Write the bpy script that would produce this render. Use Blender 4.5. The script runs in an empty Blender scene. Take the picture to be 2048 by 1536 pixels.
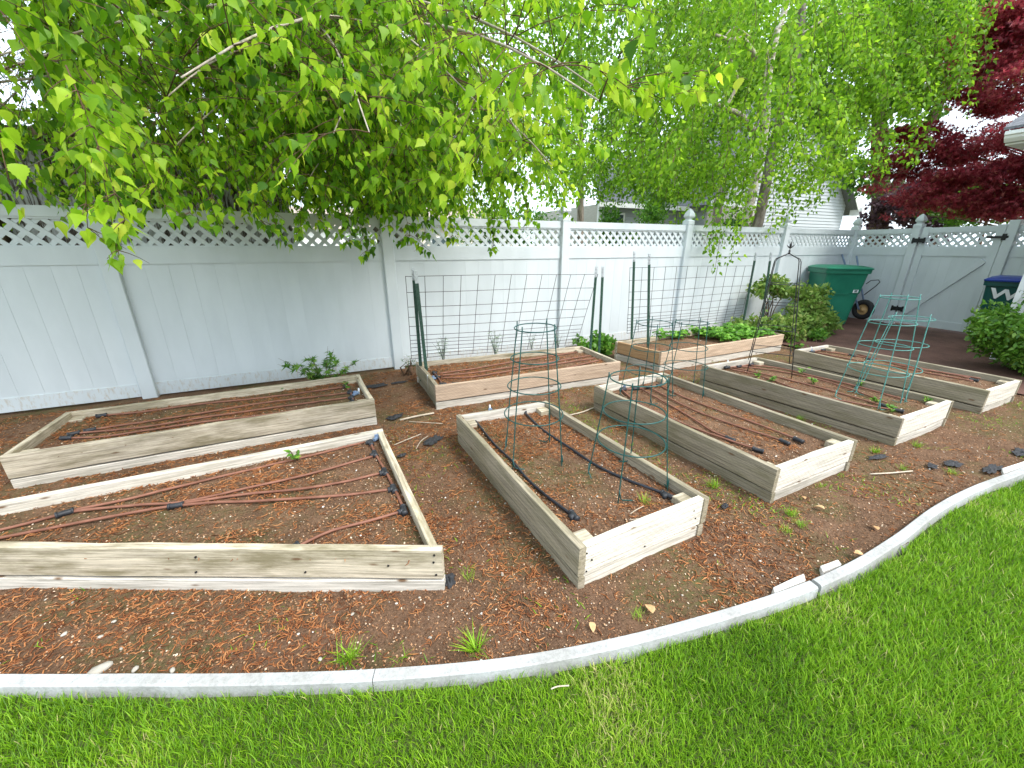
import bpy, bmesh, math, random
import numpy as np
from mathutils import Vector, Matrix

random.seed(7)
RNG = np.random.default_rng(7)
SC = bpy.context.scene
COL = SC.collection
R = math.radians

# ------------------------------------------------------------------ camera, sky, sun, exposure
CAM_H, FPX, PITCH, YAW = 1.5, 791.085, R(19.085), R(25.0)
cam_d = bpy.data.cameras.new('camera'); cam = bpy.data.objects.new('camera', cam_d); COL.objects.link(cam)
cam.location = (0, 0, CAM_H); cam.rotation_euler = (R(90) - PITCH, 0, -YAW)
cam_d.sensor_width = 36; cam_d.lens = FPX / 2048 * 36; cam_d.clip_start = 0.05; cam_d.clip_end = 2000
SC.camera = cam
SUN_DIR = Vector((0.40, -0.68, 1.0)).normalized()          # towards the sun
w = bpy.data.worlds.new('World'); SC.world = w; w.use_nodes = True
wn = w.node_tree.nodes; wl = w.node_tree.links
for n in list(wn): wn.remove(n)
sky = wn.new('ShaderNodeTexSky'); sky.sky_type = 'NISHITA'; sky.sun_disc = False
sky.sun_elevation = math.asin(SUN_DIR.z); sky.sun_rotation = math.atan2(SUN_DIR.x, SUN_DIR.y)
sky.air_density = 1.0; sky.dust_density = 4.0; sky.ozone_density = 1.0
mixw = wn.new('ShaderNodeMix'); mixw.data_type = 'RGBA'; mixw.inputs[0].default_value = 0.72
mixw.inputs[7].default_value = (7.6, 8.7, 9.6, 1)           # high white overcast veil over the blue
bg = wn.new('ShaderNodeBackground'); bg.inputs[1].default_value = 0.11
wo = wn.new('ShaderNodeOutputWorld')
wl.new(sky.outputs[0], mixw.inputs[6]); wl.new(mixw.outputs[2], bg.inputs[0]); wl.new(bg.outputs[0], wo.inputs[0])
sd = bpy.data.lights.new('sun', 'SUN'); sd.energy = 1.4; sd.angle = R(14); sd.color = (1, 0.96, 0.9)
so = bpy.data.objects.new('sun', sd); COL.objects.link(so); so.location = (2, -6, 9)
so.rotation_euler = (-SUN_DIR).to_track_quat('-Z', 'Y').to_euler()
vs = SC.view_settings; vs.view_transform = 'Standard'; vs.look = 'None'; vs.exposure = 1.48; vs.gamma = 1; vs.use_curve_mapping = False
SC.cycles.use_denoising = True
SC.cycles.max_bounces = 8; SC.cycles.transmission_bounces = 4; SC.cycles.diffuse_bounces = 6
SC.cycles.caustics_reflective = False; SC.cycles.caustics_refractive = False

# ------------------------------------------------------------------ pixel -> place (2048 px wide photograph)
def ray(u, v):
    x = (u - 1024) / FPX; y = -(v - 768) / FPX
    cp, sp = math.cos(PITCH), math.sin(PITCH); b = cp + sp * y; c = -sp + cp * y
    ca, sa = math.cos(YAW), math.sin(YAW)
    return Vector((ca * x + sa * b, -sa * x + ca * b, c))
def at(u, v, z=0.0):
    d = ray(u, v); t = (z - CAM_H) / d.z; return Vector((d.x * t, d.y * t, z))
def onY(u, v, Y):
    d = ray(u, v); t = Y / d.y; return Vector((d.x * t, Y, CAM_H + d.z * t))
def onX(u, v, X):
    d = ray(u, v); t = X / d.x; return Vector((X, d.y * t, CAM_H + d.z * t))
def ondist(u, v, D):
    d = ray(u, v); t = D / math.hypot(d.x, d.y); return Vector((d.x * t, d.y * t, CAM_H + d.z * t))

# ------------------------------------------------------------------ value noise
def vnoise(x, y, seed=0):
    x = np.asarray(x, float); y = np.asarray(y, float)
    xi = np.floor(x).astype(np.int64); yi = np.floor(y).astype(np.int64); fx = x - xi; fy = y - yi
    def h(a, b):
        n = (a * 374761393 + b * 668265263 + seed * 974634777) & 0xffffffff
        n = ((n ^ (n >> 13)) * 1274126177) & 0xffffffff
        return ((n ^ (n >> 16)) & 0xffff) / 65535.0
    fx = fx * fx * (3 - 2 * fx); fy = fy * fy * (3 - 2 * fy)
    return (h(xi, yi) * (1 - fx) + h(xi + 1, yi) * fx) * (1 - fy) + (h(xi, yi + 1) * (1 - fx) + h(xi + 1, yi + 1) * fx) * fy
def fbm(x, y, seed=0, o=4):
    s = 0; a = 0.5; f = 1
    for i in range(o):
        s = s + a * vnoise(np.asarray(x) * f, np.asarray(y) * f, seed + i * 17); a *= .5; f *= 2.03
    return s

# ------------------------------------------------------------------ materials
MATS = {}
def new_mat(name):
    m = bpy.data.materials.new(name); m.use_nodes = True
    nt = m.node_tree; nt.nodes.clear()
    MATS[name] = m
    return m, nt.nodes, nt.links
def nd(N, t, **kw):
    n = N.new(t)
    for k, v in kw.items(): setattr(n, k, v)
    return n
def ramp(N, cols):
    r = N.new('ShaderNodeValToRGB'); e = r.color_ramp.elements
    while len(e) < len(cols): e.new(0.5)
    for i, (p, c) in enumerate(cols): e[i].position = p; e[i].color = (*c, 1)
    return r
def coords(N, L, mapping=(1, 1, 1), kind='Object', rand=True):
    tc = N.new('ShaderNodeTexCoord'); mp = N.new('ShaderNodeMapping'); mp.inputs[3].default_value = mapping
    if rand:
        oi = N.new('ShaderNodeObjectInfo'); mu = nd(N, 'ShaderNodeVectorMath', operation='SCALE'); mu.inputs[0].default_value = (37, 53, 71)
        L.new(oi.outputs['Random'], mu.inputs['Scale'])
        ad = nd(N, 'ShaderNodeVectorMath', operation='ADD'); L.new(tc.outputs[kind], ad.inputs[0]); L.new(mu.outputs[0], ad.inputs[1])
        L.new(ad.outputs[0], mp.inputs[0])
    else: L.new(tc.outputs[kind], mp.inputs[0])
    return mp, tc
def noise(N, L, vec, scale, detail=5, rough=.55):
    n = N.new('ShaderNodeTexNoise'); n.inputs['Scale'].default_value = scale; n.inputs['Detail'].default_value = detail; n.inputs['Roughness'].default_value = rough
    L.new(vec.outputs[0], n.inputs['Vector']); return n
def mixc(N, L, fac, a, b, mode='MIX'):
    m = N.new('ShaderNodeMix'); m.data_type = 'RGBA'; m.blend_type = mode
    for s, k in ((fac, 0), (a, 6), (b, 7)):
        if hasattr(s, 'outputs'): L.new(s.outputs[2] if s.bl_idname == 'ShaderNodeMix' else s.outputs[0], m.inputs[k])
        elif isinstance(s, (int, float)): m.inputs[k].default_value = s
        elif isinstance(s, tuple): m.inputs[k].default_value = (*s, 1)
        else: L.new(s, m.inputs[k])
    return m
def finish(N, L, col, rough=.6, bump=None, bstr=.3, bdist=.01, spec=.3, metal=0, trans=None):
    p = N.new('ShaderNodeBsdfPrincipled'); o = N.new('ShaderNodeOutputMaterial')
    if isinstance(col, tuple): p.inputs['Base Color'].default_value = (*col, 1)
    else: L.new(col.outputs[2] if col.bl_idname == 'ShaderNodeMix' else col.outputs[0], p.inputs['Base Color'])
    p.inputs['Roughness'].default_value = rough; p.inputs['Specular IOR Level'].default_value = spec; p.inputs['Metallic'].default_value = metal
    if bump is not None:
        b = N.new('ShaderNodeBump'); b.inputs['Strength'].default_value = bstr; b.inputs['Distance'].default_value = bdist
        L.new(bump.outputs[0], b.inputs['Height']); L.new(b.outputs[0], p.inputs['Normal'])
    if trans:
        t = N.new('ShaderNodeBsdfTranslucent'); L.new(col.outputs[2] if col.bl_idname == 'ShaderNodeMix' else col.outputs[0], t.inputs[0])
        mx = N.new('ShaderNodeMixShader'); mx.inputs[0].default_value = trans
        L.new(p.outputs[0], mx.inputs[1]); L.new(t.outputs[0], mx.inputs[2]); L.new(mx.outputs[0], o.inputs[0])
    else: L.new(p.outputs[0], o.inputs[0])
    return p
def simple(name, c1, c2, scale=20, rough=.5, bstr=.1, spec=.4, metal=0, mapping=(1, 1, 1), bdist=.004):
    m, N, L = new_mat(name); mp, _ = coords(N, L, mapping); n = noise(N, L, mp, scale)
    r = ramp(N, [(.3, c1), (.7, c2)]); L.new(n.outputs[0], r.inputs[0]); finish(N, L, r, rough, n, bstr, bdist, spec, metal); return m

def mat_wood(name, base, dark, green, greenamt, dashes=False):
    """weathered board: grain along local X, algae stains, nail-dark knots"""
    m, N, L = new_mat(name)
    mp, tc = coords(N, L, (1.0, 14, 40)); g = noise(N, L, mp, 3.2, 9, .72)
    mp2, _ = coords(N, L, (1.0, 3, 5)); b = noise(N, L, mp2, 2.6, 7, .68)
    r1 = ramp(N, [(.33, dark), (.43, tuple(.66 * c for c in base)), (.55, base), (.74, tuple(min(1, 1.2 * c) for c in base))]); L.new(g.outputs[0], r1.inputs[0])
    r2 = ramp(N, [(.44, (0, 0, 0)), (.66, (greenamt,) * 3)]); L.new(b.outputs[0], r2.inputs[0])
    c = mixc(N, L, r2, r1, green)
    mp3, _ = coords(N, L, (2.2, 7, 7)); k = N.new('ShaderNodeTexVoronoi'); k.inputs['Scale'].default_value = 1.6; L.new(mp3.outputs[0], k.inputs['Vector'])
    rk = ramp(N, [(.05, (1, 1, 1)), (.11, (0, 0, 0))]); L.new(k.outputs['Distance'], rk.inputs[0])
    c = mixc(N, L, rk, c, (.16, .10, .06))
    oi = N.new('ShaderNodeObjectInfo'); hr = ramp(N, [(0, (.86, .84, .82)), (1, (1.08, 1.05, 1.0))]); L.new(oi.outputs['Random'], hr.inputs[0])
    c = mixc(N, L, 1.0, c, hr, 'MULTIPLY')
    h = g
    if dashes:
        sx = N.new('ShaderNodeSeparateXYZ'); L.new(tc.outputs['Object'], sx.inputs[0])
        def mth(op, a, b=None):
            q = nd(N, 'ShaderNodeMath', operation=op)
            for i, s in enumerate((a, b)):
                if s is None: continue
                if isinstance(s, (int, float)): q.inputs[i].default_value = s
                else: L.new(s, q.inputs[i])
            return q.outputs[0]
        row = mth('MULTIPLY', sx.outputs[2], 72.0); rf = mth('FLOOR', row); rfr = mth('FRACT', row)
        off = mth('MULTIPLY', rf, .37); xx = mth('ADD', mth('MULTIPLY', sx.outputs[0], 26.0), off); xf = mth('FRACT', xx)
        sn = N.new('ShaderNodeSeparateXYZ'); L.new(tc.outputs['Normal'], sn.inputs[0]); fy = mth('GREATER_THAN', mth('ABSOLUTE', sn.outputs[1]), .6)
        d = mth('MULTIPLY', mth('MULTIPLY', mth('LESS_THAN', rfr, .26), mth('LESS_THAN', xf, .5)), fy)
        c = mixc(N, L, mth('MULTIPLY', d, .32), c, (.13, .11, .09))
    finish(N, L, c, .85, h, .6, .004, .15)
    return m
mat_wood('wood_grey', (.60, .535, .425), (.25, .21, .155), (.19, .165, .095), .85)
mat_wood('wood_pale_lit', (.78, .74, .67), (.50, .46, .39), (.50, .47, .36), .3, True)  # front boards: brightness of the sunward face put into the colour
mat_wood('wood_side_shaded', (.35, .31, .24), (.15, .125, .09), (.15, .14, .07), .55, True)  # side boards: darker copy, shade of the side faces put into the colour
mat_wood('wood_warm', (.57, .44, .33), (.33, .23, .16), (.36, .26, .18), .4, True)
mat_wood('wood_orange', (.42, .27, .15), (.2, .11, .06), (.3, .2, .11), .4)
mat_wood('wood_white', (.66, .63, .57), (.30, .28, .23), (.28, .26, .2), .5)

def mat_soil(name, bias):
    m, N, L = new_mat(name); mp, tc = coords(N, L, rand=False)
    a = noise(N, L, mp, 7.0, 8, .7); f = noise(N, L, mp, 95.0, 6, .75); big = noise(N, L, mp, 1.6, 5, .6)
    r = ramp(N, [(.31, (.034, .022, .016)), (.42, (.11, .066, .042)), (.54, (.205, .120, .074)), (.72, (.36, .22, .14))])
    ad = nd(N, 'ShaderNodeMath', operation='MULTIPLY_ADD'); L.new(f.outputs[0], ad.inputs[0]); ad.inputs[1].default_value = .62
    m2 = nd(N, 'ShaderNodeMath', operation='MULTIPLY_ADD'); L.new(a.outputs[0], m2.inputs[0]); m2.inputs[1].default_value = .42; m2.inputs[2].default_value = bias
    L.new(m2.outputs[0], ad.inputs[2]); L.new(ad.outputs[0], r.inputs[0])
    mg = ramp(N, [(.48, (0, 0, 0)), (.62, (.75, .75, .75))]); L.new(big.outputs[0], mg.inputs[0])
    f2 = noise(N, L, mp, 34.0, 4, .7); rg = ramp(N, [(.42, (.2, .2, .2)), (.6, (1, 1, 1))]); L.new(f2.outputs[0], rg.inputs[0])
    mg2 = mixc(N, L, 1.0, mg, rg, 'MULTIPLY')
    c = mixc(N, L, mg2, r, (.12, .13, .045))
    finish(N, L, c, .95, f, 1.0, .02, .1); return m
mat_soil('soil', .0); mat_soil('bed_soil', .02)

def mat_leaf(name, cols, trans=.4, rough=.45, spec=.35, nscale=0):
    m, N, L = new_mat(name); at_ = N.new('ShaderNodeAttribute'); at_.attribute_name = 'var'
    r = ramp(N, cols); L.new(at_.outputs['Fac'], r.inputs[0]); finish(N, L, r, rough, None, spec=spec, trans=trans); return m
mat_leaf('leaf_birch', [(0, (.06, .17, .008)), (.3, (.19, .41, .014)), (.7, (.44, .68, .03)), (1, (.64, .76, .07))], .62)
mat_leaf('leaf_weeping', [(0, (.09, .21, .010)), (.4, (.21, .42, .02)), (.8, (.38, .60, .035)), (1, (.52, .68, .06))], .6)
mat_leaf('leaf_dark', [(0, (.02, .065, .012)), (.5, (.05, .14, .022)), (1, (.12, .26, .04))], .35)
mat_leaf('leaf_bright', [(0, (.05, .15, .015)), (.5, (.12, .30, .03)), (1, (.28, .46, .07))], .4)
mat_leaf('leaf_maple', [(0, (.13, .016, .026)), (.45, (.39, .045, .072)), (.8, (.58, .14, .15)), (1, (.50, .28, .14))], .58)
mat_leaf('leaf_plum', [(0, (.06, .03, .045)), (.5, (.13, .07, .10)), (1, (.26, .17, .21))], .3)
mat_leaf('leaf_olive', [(0, (.09, .17, .03)), (.45, (.21, .35, .06)), (.8, (.38, .44, .12)), (1, (.52, .42, .2))], .4)
mat_leaf('leaf_sage', [(0, (.10, .17, .08)), (1, (.26, .36, .19))], .3)
mat_leaf('leaf_strawberry', [(0, (.05, .15, .015)), (.6, (.13, .33, .03)), (1, (.26, .50, .07))], .35)
mat_leaf('leaf_laurel', [(0, (.05, .14, .015)), (.5, (.13, .30, .03)), (1, (.34, .52, .08))], .35, .35, .45)
mat_leaf('grass', [(0, (.07, .18, .006)), (.4, (.175, .36, .010)), (.75, (.28, .47, .022)), (.9, (.42, .52, .08)), (1, (.55, .50, .22))], .35, .5, .3)
mat_leaf('catkin', [(0, (.11, .045, .025)), (.35, (.26, .10, .042)), (.7, (.38, .15, .058)), (1, (.50, .24, .10))], 0.0001, .9, .1)
mat_leaf('flake', [(0, (.09, .045, .025)), (.5, (.28, .135, .065)), (.88, (.42, .26, .15)), (1, (.66, .56, .44))], 0.0001, .9, .1)
mat_leaf('pebble', [(0, (.28, .24, .19)), (.5, (.5, .46, .4)), (1, (.78, .76, .72))], 0.0001, .8, .2)

def mat_vinyl(name='vinyl', lo=.70, hi=.82, amt=.22):
    m, N, L = new_mat(name); mp, _ = coords(N, L, (1, 1, .35), rand=True); n = noise(N, L, mp, 2.5, 6, .6)
    r = ramp(N, [(.3, (.525, .57, .59)), (.6, (.585, .63, .65))]); L.new(n.outputs[0], r.inputs[0])
    n2 = noise(N, L, mp, 38, 4, .7); r2 = ramp(N, [(lo, (0, 0, 0)), (hi, (amt,) * 3)]); L.new(n2.outputs[0], r2.inputs[0])
    c = mixc(N, L, r2, r, (.46, .40, .32)); finish(N, L, c, .42, n, .03, .01, .4)
mat_vinyl(); mat_vinyl('vinyl_splashed', .50, .68, .75)
def mat_concrete():
    m, N, L = new_mat('concrete'); mp, _ = coords(N, L, rand=False); n = noise(N, L, mp, 60, 8, .7); b = noise(N, L, mp, 4, 4)
    r = ramp(N, [(.25, (.33, .335, .34)), (.5, (.45, .46, .47)), (.75, (.55, .56, .575))]); L.new(n.outputs[0], r.inputs[0])
    rb = ramp(N, [(.35, (.72, .70, .66)), (.65, (1, 1, 1))]); L.new(b.outputs[0], rb.inputs[0])
    v = N.new('ShaderNodeTexVoronoi'); v.inputs['Scale'].default_value = 110; L.new(mp.outputs[0], v.inputs['Vector'])
    rv = ramp(N, [(.06, (.45, .44, .43)), (.16, (1, 1, 1))]); L.new(v.outputs['Distance'], rv.inputs[0])
    c = mixc(N, L, 1.0, mixc(N, L, 1.0, r, rb, 'MULTIPLY'), rv, 'MULTIPLY'); finish(N, L, c, .9, n, .5, .004, .2)
mat_concrete()
def mat_path():
    m, N, L = new_mat('path_red'); mp, _ = coords(N, L, rand=False); n = noise(N, L, mp, 70, 6, .7); b = noise(N, L, mp, 1.3, 6, .65)
    r = ramp(N, [(.3, (.105, .058, .047)), (.55, (.17, .092, .073)), (.75, (.23, .13, .105))]); L.new(n.outputs[0], r.inputs[0])
    rb = ramp(N, [(.35, (.55, .55, .52)), (.62, (1.1, 1.06, 1.04))]); L.new(b.outputs[0], rb.inputs[0])
    finish(N, L, mixc(N, L, 1.0, r, rb, 'MULTIPLY'), .85, n, .4, .006, .2)
mat_path()
def mat_bark(name, cols, scale=9, mapping=(1, 1, .3), dark=None):
    m, N, L = new_mat(name); mp, _ = coords(N, L, mapping); n = noise(N, L, mp, scale, 7, .7)
    r = ramp(N, cols); L.new(n.outputs[0], r.inputs[0]); finish(N, L, r, .9, n, .8, .02, .15)
mat_bark('bark_birch', [(.36, (.035, .028, .022)), (.44, (.30, .25, .20)), (.52, (.60, .55, .48)), (.75, (.74, .71, .66))], 7, (1, 1, 1.6))
mat_bark('bark_birch_grey', [(.3, (.09, .07, .055)), (.5, (.24, .20, .17)), (.75, (.42, .37, .32))], 12)
mat_bark('bark_brown', [(.3, (.06, .04, .028)), (.5, (.17, .115, .08)), (.75, (.36, .26, .19))], 10, (1.4, 1.4, .22))
mat_bark('twig', [(.3, (.06, .04, .025)), (.7, (.19, .12, .075))], 30)
mat_bark('branch_pale', [(.3, (.24, .19, .15)), (.7, (.6, .54, .46))], 14)
simple('tube_brown', (.15, .06, .036), (.26, .115, .075), 14, .6, .15)
simple('tube_black', (.012, .013, .018), (.03, .033, .045), 20, .35, .05)
simple('plastic_black', (.015, .017, .02), (.04, .042, .05), 30, .5, .1)
simple('plastic_blue', (.10, .16, .27), (.22, .30, .42), 30, .45, .1)
simple('fabric_black', (.012, .013, .015), (.05, .05, .055), 60, .8, .6)
simple('stone_pale', (.26, .24, .20), (.48, .45, .40), 16, .85, .4)
simple('slab_white', (.55, .53, .5), (.8, .78, .75), 25, .9, .4)
simple('steel_green', (.018, .05, .035), (.035, .085, .06), 30, .5, .15)
simple('steel_silver', (.42, .45, .47), (.62, .65, .68), 40, .4, .1, .5, .5)
simple('wire_panel', (.022, .02, .022), (.06, .055, .055), 40, .5, .1, .4, 0)
simple('wire_green', (.004, .05, .048), (.012, .095, .085), 30, .4, .1)
simple('wire_teal', (.045, .19, .17), (.11, .30, .27), 30, .45, .1)
simple('wire_black', (.012, .012, .014), (.04, .038, .04), 30, .45, .1)
simple('hinge_black', (.006, .006, .007), (.02, .02, .022), 30, .5, .1)
simple('bin_green', (.006, .13, .078), (.02, .20, .12), 3, .45, .04)
simple('bin_dark', (.003, .055, .05), (.008, .085, .075), 3, .4, .04)
simple('lid_blue', (.008, .03, .2), (.02, .055, .3), 3, .4, .04)
simple('sticker_white', (.75, .77, .78), (.85, .87, .88), 9, .5, .0)
simple('rubber', (.012, .012, .013), (.035, .034, .033), 40, .8, .3)
simple('rim_tan', (.34, .19, .07), (.52, .34, .15), 12, .5, .1)
simple('handle_blue', (.10, .15, .24), (.22, .29, .40), 20, .5, .1)
simple('tray_grey', (.08, .1, .13), (.16, .19, .22), 10, .5, .1)
simple('siding_grey', (.36, .39, .41), (.44, .47, .49), 5, .6, .05, mapping=(.3, 1, 6))
simple('siding_tan', (.38, .36, .32), (.48, .45, .41), 5, .6, .05, mapping=(.3, 1, 6))
simple('trim_white', (.72, .73, .73), (.82, .83, .83), 6, .5, .03)
simple('shingle', (.085, .09, .105), (.21, .215, .235), 34, .9, .6, mapping=(.5, 1, 1), bdist=.02)
simple('glass_dark', (.03, .05, .055), (.07, .1, .11), 2, .08, .0, .6)
simple('stucco', (.58, .52, .45), (.7, .64, .57), 9, .9, .2)
simple('roof_tan', (.3, .24, .2), (.42, .35, .3), 30, .9, .4)
simple('far_ground', (.10, .13, .04), (.22, .20, .11), .7, .95, .3)
simple('dry_leaf', (.38, .20, .08), (.66, .46, .25), 20, .8, .3)
simple('dry_stick', (.35, .28, .2), (.6, .52, .42), 25, .85, .3)
def mat_barn():
    m, N, L = new_mat('barn_wood'); mp, _ = coords(N, L, (9, 9, 1.3)); n = noise(N, L, mp, 2.2, 8, .7); n2 = noise(N, L, mp, 14, 4, .6)
    r = ramp(N, [(.38, (.05, .038, .03)), (.47, (.16, .13, .11)), (.52, (.46, .45, .43)), (.7, (.60, .60, .58))]); L.new(n.outputs[0], r.inputs[0])
    finish(N, L, r, .9, n2, .6, .006, .1)
mat_barn()

# ------------------------------------------------------------------ mesh helpers
class MB:
    def __init__(s): s.v = []; s.f = []
    def add(s, vs, fs):
        o = len(s.v); s.v += [tuple(p) for p in vs]; s.f += [tuple(i + o for i in f) for f in fs]; return s
    def box(s, c, size, rot=None):
        hx, hy, hz = size[0] / 2, size[1] / 2, size[2] / 2
        P = [Vector((x, y, z)) for x in (-hx, hx) for y in (-hy, hy) for z in (-hz, hz)]
        if rot is not None: P = [rot @ p for p in P]
        c = Vector(c)
        return s.add([p + c for p in P], [(0, 1, 3, 2), (4, 6, 7, 5), (0, 4, 5, 1), (2, 3, 7, 6), (0, 2, 6, 4), (1, 5, 7, 3)])
    def tube(s, pts, r, n=8, cap=True):
        pts = [Vector(p) for p in pts]; m = len(pts); rs = r if isinstance(r, (list, tuple)) else [r] * m
        ref = None; V = []
        for i, p in enumerate(pts):
            t = (pts[min(i + 1, m - 1)] - pts[max(i - 1, 0)]).normalized()
            if ref is None: ref = t.orthogonal().normalized()
            ref = (ref - t * ref.dot(t)); ref = ref.normalized() if ref.length > 1e-6 else t.orthogonal().normalized(); b = t.cross(ref)
            for k in range(n):
                a = 2 * math.pi * k / n; V.append(p + (ref * math.cos(a) + b * math.sin(a)) * rs[i])
        F = [(i * n + k, i * n + (k + 1) % n, (i + 1) * n + (k + 1) % n, (i + 1) * n + k) for i in range(m - 1) for k in range(n)]
        if cap: F += [tuple(range(n - 1, -1, -1)), tuple((m - 1) * n + k for k in range(n))]
        return s.add(V, F)
    def ring(s, c, r, wr, n=28, m=5, axis=None):
        c = Vector(c); V = []
        for i in range(n):
            a = 2 * math.pi * i / n; d = Vector((math.cos(a), math.sin(a), 0))
            for k in range(m):
                b = 2 * math.pi * k / m; q = d * (r + wr * math.cos(b)) + Vector((0, 0, wr * math.sin(b)))
                V.append(c + (axis @ q if axis is not None else q))
        return s.add(V, [(i * m + k, ((i + 1) % n) * m + k, ((i + 1) % n) * m + (k + 1) % m, i * m + (k + 1) % m) for i in range(n) for k in range(m)])
    def lathe(s, c, prof, n=16, rot0=0, M=None):
        c = Vector(c); V = []
        for r_, z in prof:
            for k in range(n):
                a = 2 * math.pi * k / n + rot0; q = Vector((r_ * math.cos(a), r_ * math.sin(a), z)); V.append(c + (M @ q if M is not None else q))
        m = len(prof)
        F = [(i * n + k, i * n + (k + 1) % n, (i + 1) * n + (k + 1) % n, (i + 1) * n + k) for i in range(m - 1) for k in range(n)]
        F += [tuple(range(n - 1, -1, -1)), tuple((m - 1) * n + k for k in range(n))]
        return s.add(V, F)
    def mesh(s, name, smooth=False):
        me = bpy.data.meshes.new(name); me.from_pydata(s.v, [], s.f); me.update()
        if smooth: me.polygons.foreach_set('use_smooth', [True] * len(me.polygons))
        return me
def place(name, me, mat, parent=None, M=None):
    if mat is not None and not me.materials: me.materials.append(MATS[mat])
    o = bpy.data.objects.new(name, me); COL.objects.link(o)
    if M is not None: o.matrix_basis = M
    if parent is not None:
        o.parent = parent
        if parent.type == 'EMPTY': o.matrix_parent_inverse = Matrix.Translation(-Vector(parent['_loc']))
    return o
def build(mb, name, mat, parent=None, smooth=False): return place(name, mb.mesh(name, smooth), mat, parent)
EMPTIES = []
def thing(name, label, cat, loc=(0, 0, 0), group=None):
    o = bpy.data.objects.new(name, None); COL.objects.link(o); o.location = loc; o['_loc'] = tuple(loc)
    o['label'] = label; o['category'] = cat; o.empty_display_size = .1
    if group: o['group'] = group
    EMPTIES.append(o); return o
def tag(o, label=None, cat=None, group=None, kind=None):
    if label: o['label'] = label
    if cat: o['category'] = cat
    if group: o['group'] = group
    if kind: o['kind'] = kind
    return o
def bevel_mesh(me, w):
    bm = bmesh.new(); bm.from_mesh(me); bmesh.ops.bevel(bm, geom=list(bm.edges), offset=w, segments=1, affect='EDGES'); bm.to_mesh(me); bm.free(); me.update(); return me
def catmull(pts, k=6):
    P = [Vector(p) for p in pts]; P = [2 * P[0] - P[1]] + P + [2 * P[-1] - P[-2]]; out = []
    for i in range(1, len(P) - 2):
        for j in range(k):
            t = j / k; a, b, c, d = P[i - 1], P[i], P[i + 1], P[i + 2]
            out.append(.5 * ((2 * b) + (c - a) * t + (2 * a - 5 * b + 4 * c - d) * t * t + (3 * b - a - 3 * c + d) * t ** 3))
    out.append(P[-2]); return out
def np_mesh(name, V, T, var=None, smooth=False):
    """fast triangle / quad mesh from arrays with a per-point 'var' attribute"""
    me = bpy.data.meshes.new(name); nv, nf, k = len(V), len(T), T.shape[1]
    me.vertices.add(nv); me.vertices.foreach_set('co', np.ascontiguousarray(V, np.float32).ravel())
    me.loops.add(nf * k); me.loops.foreach_set('vertex_index', np.ascontiguousarray(T, np.int32).ravel())
    me.polygons.add(nf); me.polygons.foreach_set('loop_start', np.arange(0, nf * k, k, dtype=np.int32))
    if smooth: me.polygons.foreach_set('use_smooth', np.ones(nf, bool))
    if var is not None:
        a = me.attributes.new('var', 'FLOAT', 'POINT'); a.data.foreach_set('value', np.ascontiguousarray(var, np.float32))
    me.update(calc_edges=True); me.validate(); return me
def grid_mesh(name, X, Y, Z, keep=None):
    ny, nx = X.shape; idx = np.arange(nx * ny).reshape(ny, nx)
    Q = np.stack([idx[:-1, :-1], idx[:-1, 1:], idx[1:, 1:], idx[1:, :-1]], -1).reshape(-1, 4)
    if keep is not None:
        kc = keep[:-1, :-1].ravel(); Q = Q[kc]
    V = np.stack([X, Y, Z], -1).reshape(-1, 3); used = np.unique(Q); mp = np.zeros(len(V), np.int64); mp[used] = np.arange(len(used))
    return np_mesh(name, V[used], mp[Q], None, True)

# ------------------------------------------------------------------ leaf shapes: (verts [x along, y across, z normal], tris)
def leaf_shape(half, fold=.12, curl=.12):
    xs = [p[0] for p in half]; n = len(half); V = []
    for x, y in half: V.append((x, 0, -curl * x * x)); V.append((x, y, fold * y - curl * x * x)); V.append((x, -y, fold * y - curl * x * x))
    T = []
    for i in range(n - 1):
        a, b = 3 * i, 3 * i + 3
        T += [(a, b, a + 1), (a + 1, b, b + 1), (a, a + 2, b), (a + 2, b + 2, b)]
    V = np.array(V, float); T = np.array(T); e = np.cross(V[T[:, 1]] - V[T[:, 0]], V[T[:, 2]] - V[T[:, 0]]); return V, T[np.linalg.norm(e, axis=1) > 1e-7]
BIRCH = leaf_shape([(0, .0), (.03, .15), (.11, .31), (.15, .27), (.22, .36), (.26, .30), (.34, .33), (.39, .25), (.48, .24), (.53, .16), (.63, .135), (.67, .075), (.82, .04), (1, .0)], .16, .18)
BIRCH_MID = leaf_shape([(0, .0), (.1, .30), (.28, .35), (.56, .17), (1, .0)], .16, .18)
KITE = leaf_shape([(0, 0), (.28, .33), (1, 0)], .2, .2)
OVAL = leaf_shape([(0, .0), (.3, .27), (.65, .17), (1, 0)])
WIDE = leaf_shape([(0, .0), (.25, .38), (.6, .36), (1, 0)], .2, .2)
NARROW = leaf_shape([(0, .02), (.4, .07), (1, 0)], .1, .3)
DIAMOND = (np.array([(0, 0, 0), (.45, .36, .04), (1, 0, -.08), (.45, -.36, .04)], float), np.array([(0, 2, 1), (0, 3, 2)]))
def star_shape(tips=5, inner=.3):
    V = [(0, 0, 0)]; T = []
    for i in range(2 * tips + 1):
        a = R(-130) + R(260) * i / (2 * tips); r_ = 1 if i % 2 else inner
        V.append((.15 + r_ * .55 * math.cos(a), r_ * .6 * math.sin(a), -.1 * r_))
    for i in range(1, 2 * tips + 1): T.append((0, i, i + 1))
    return np.array(V, float), np.array(T)
STAR = star_shape()
def unit(a): return a / (np.linalg.norm(a, axis=-1, keepdims=True) + 1e-9)
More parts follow.
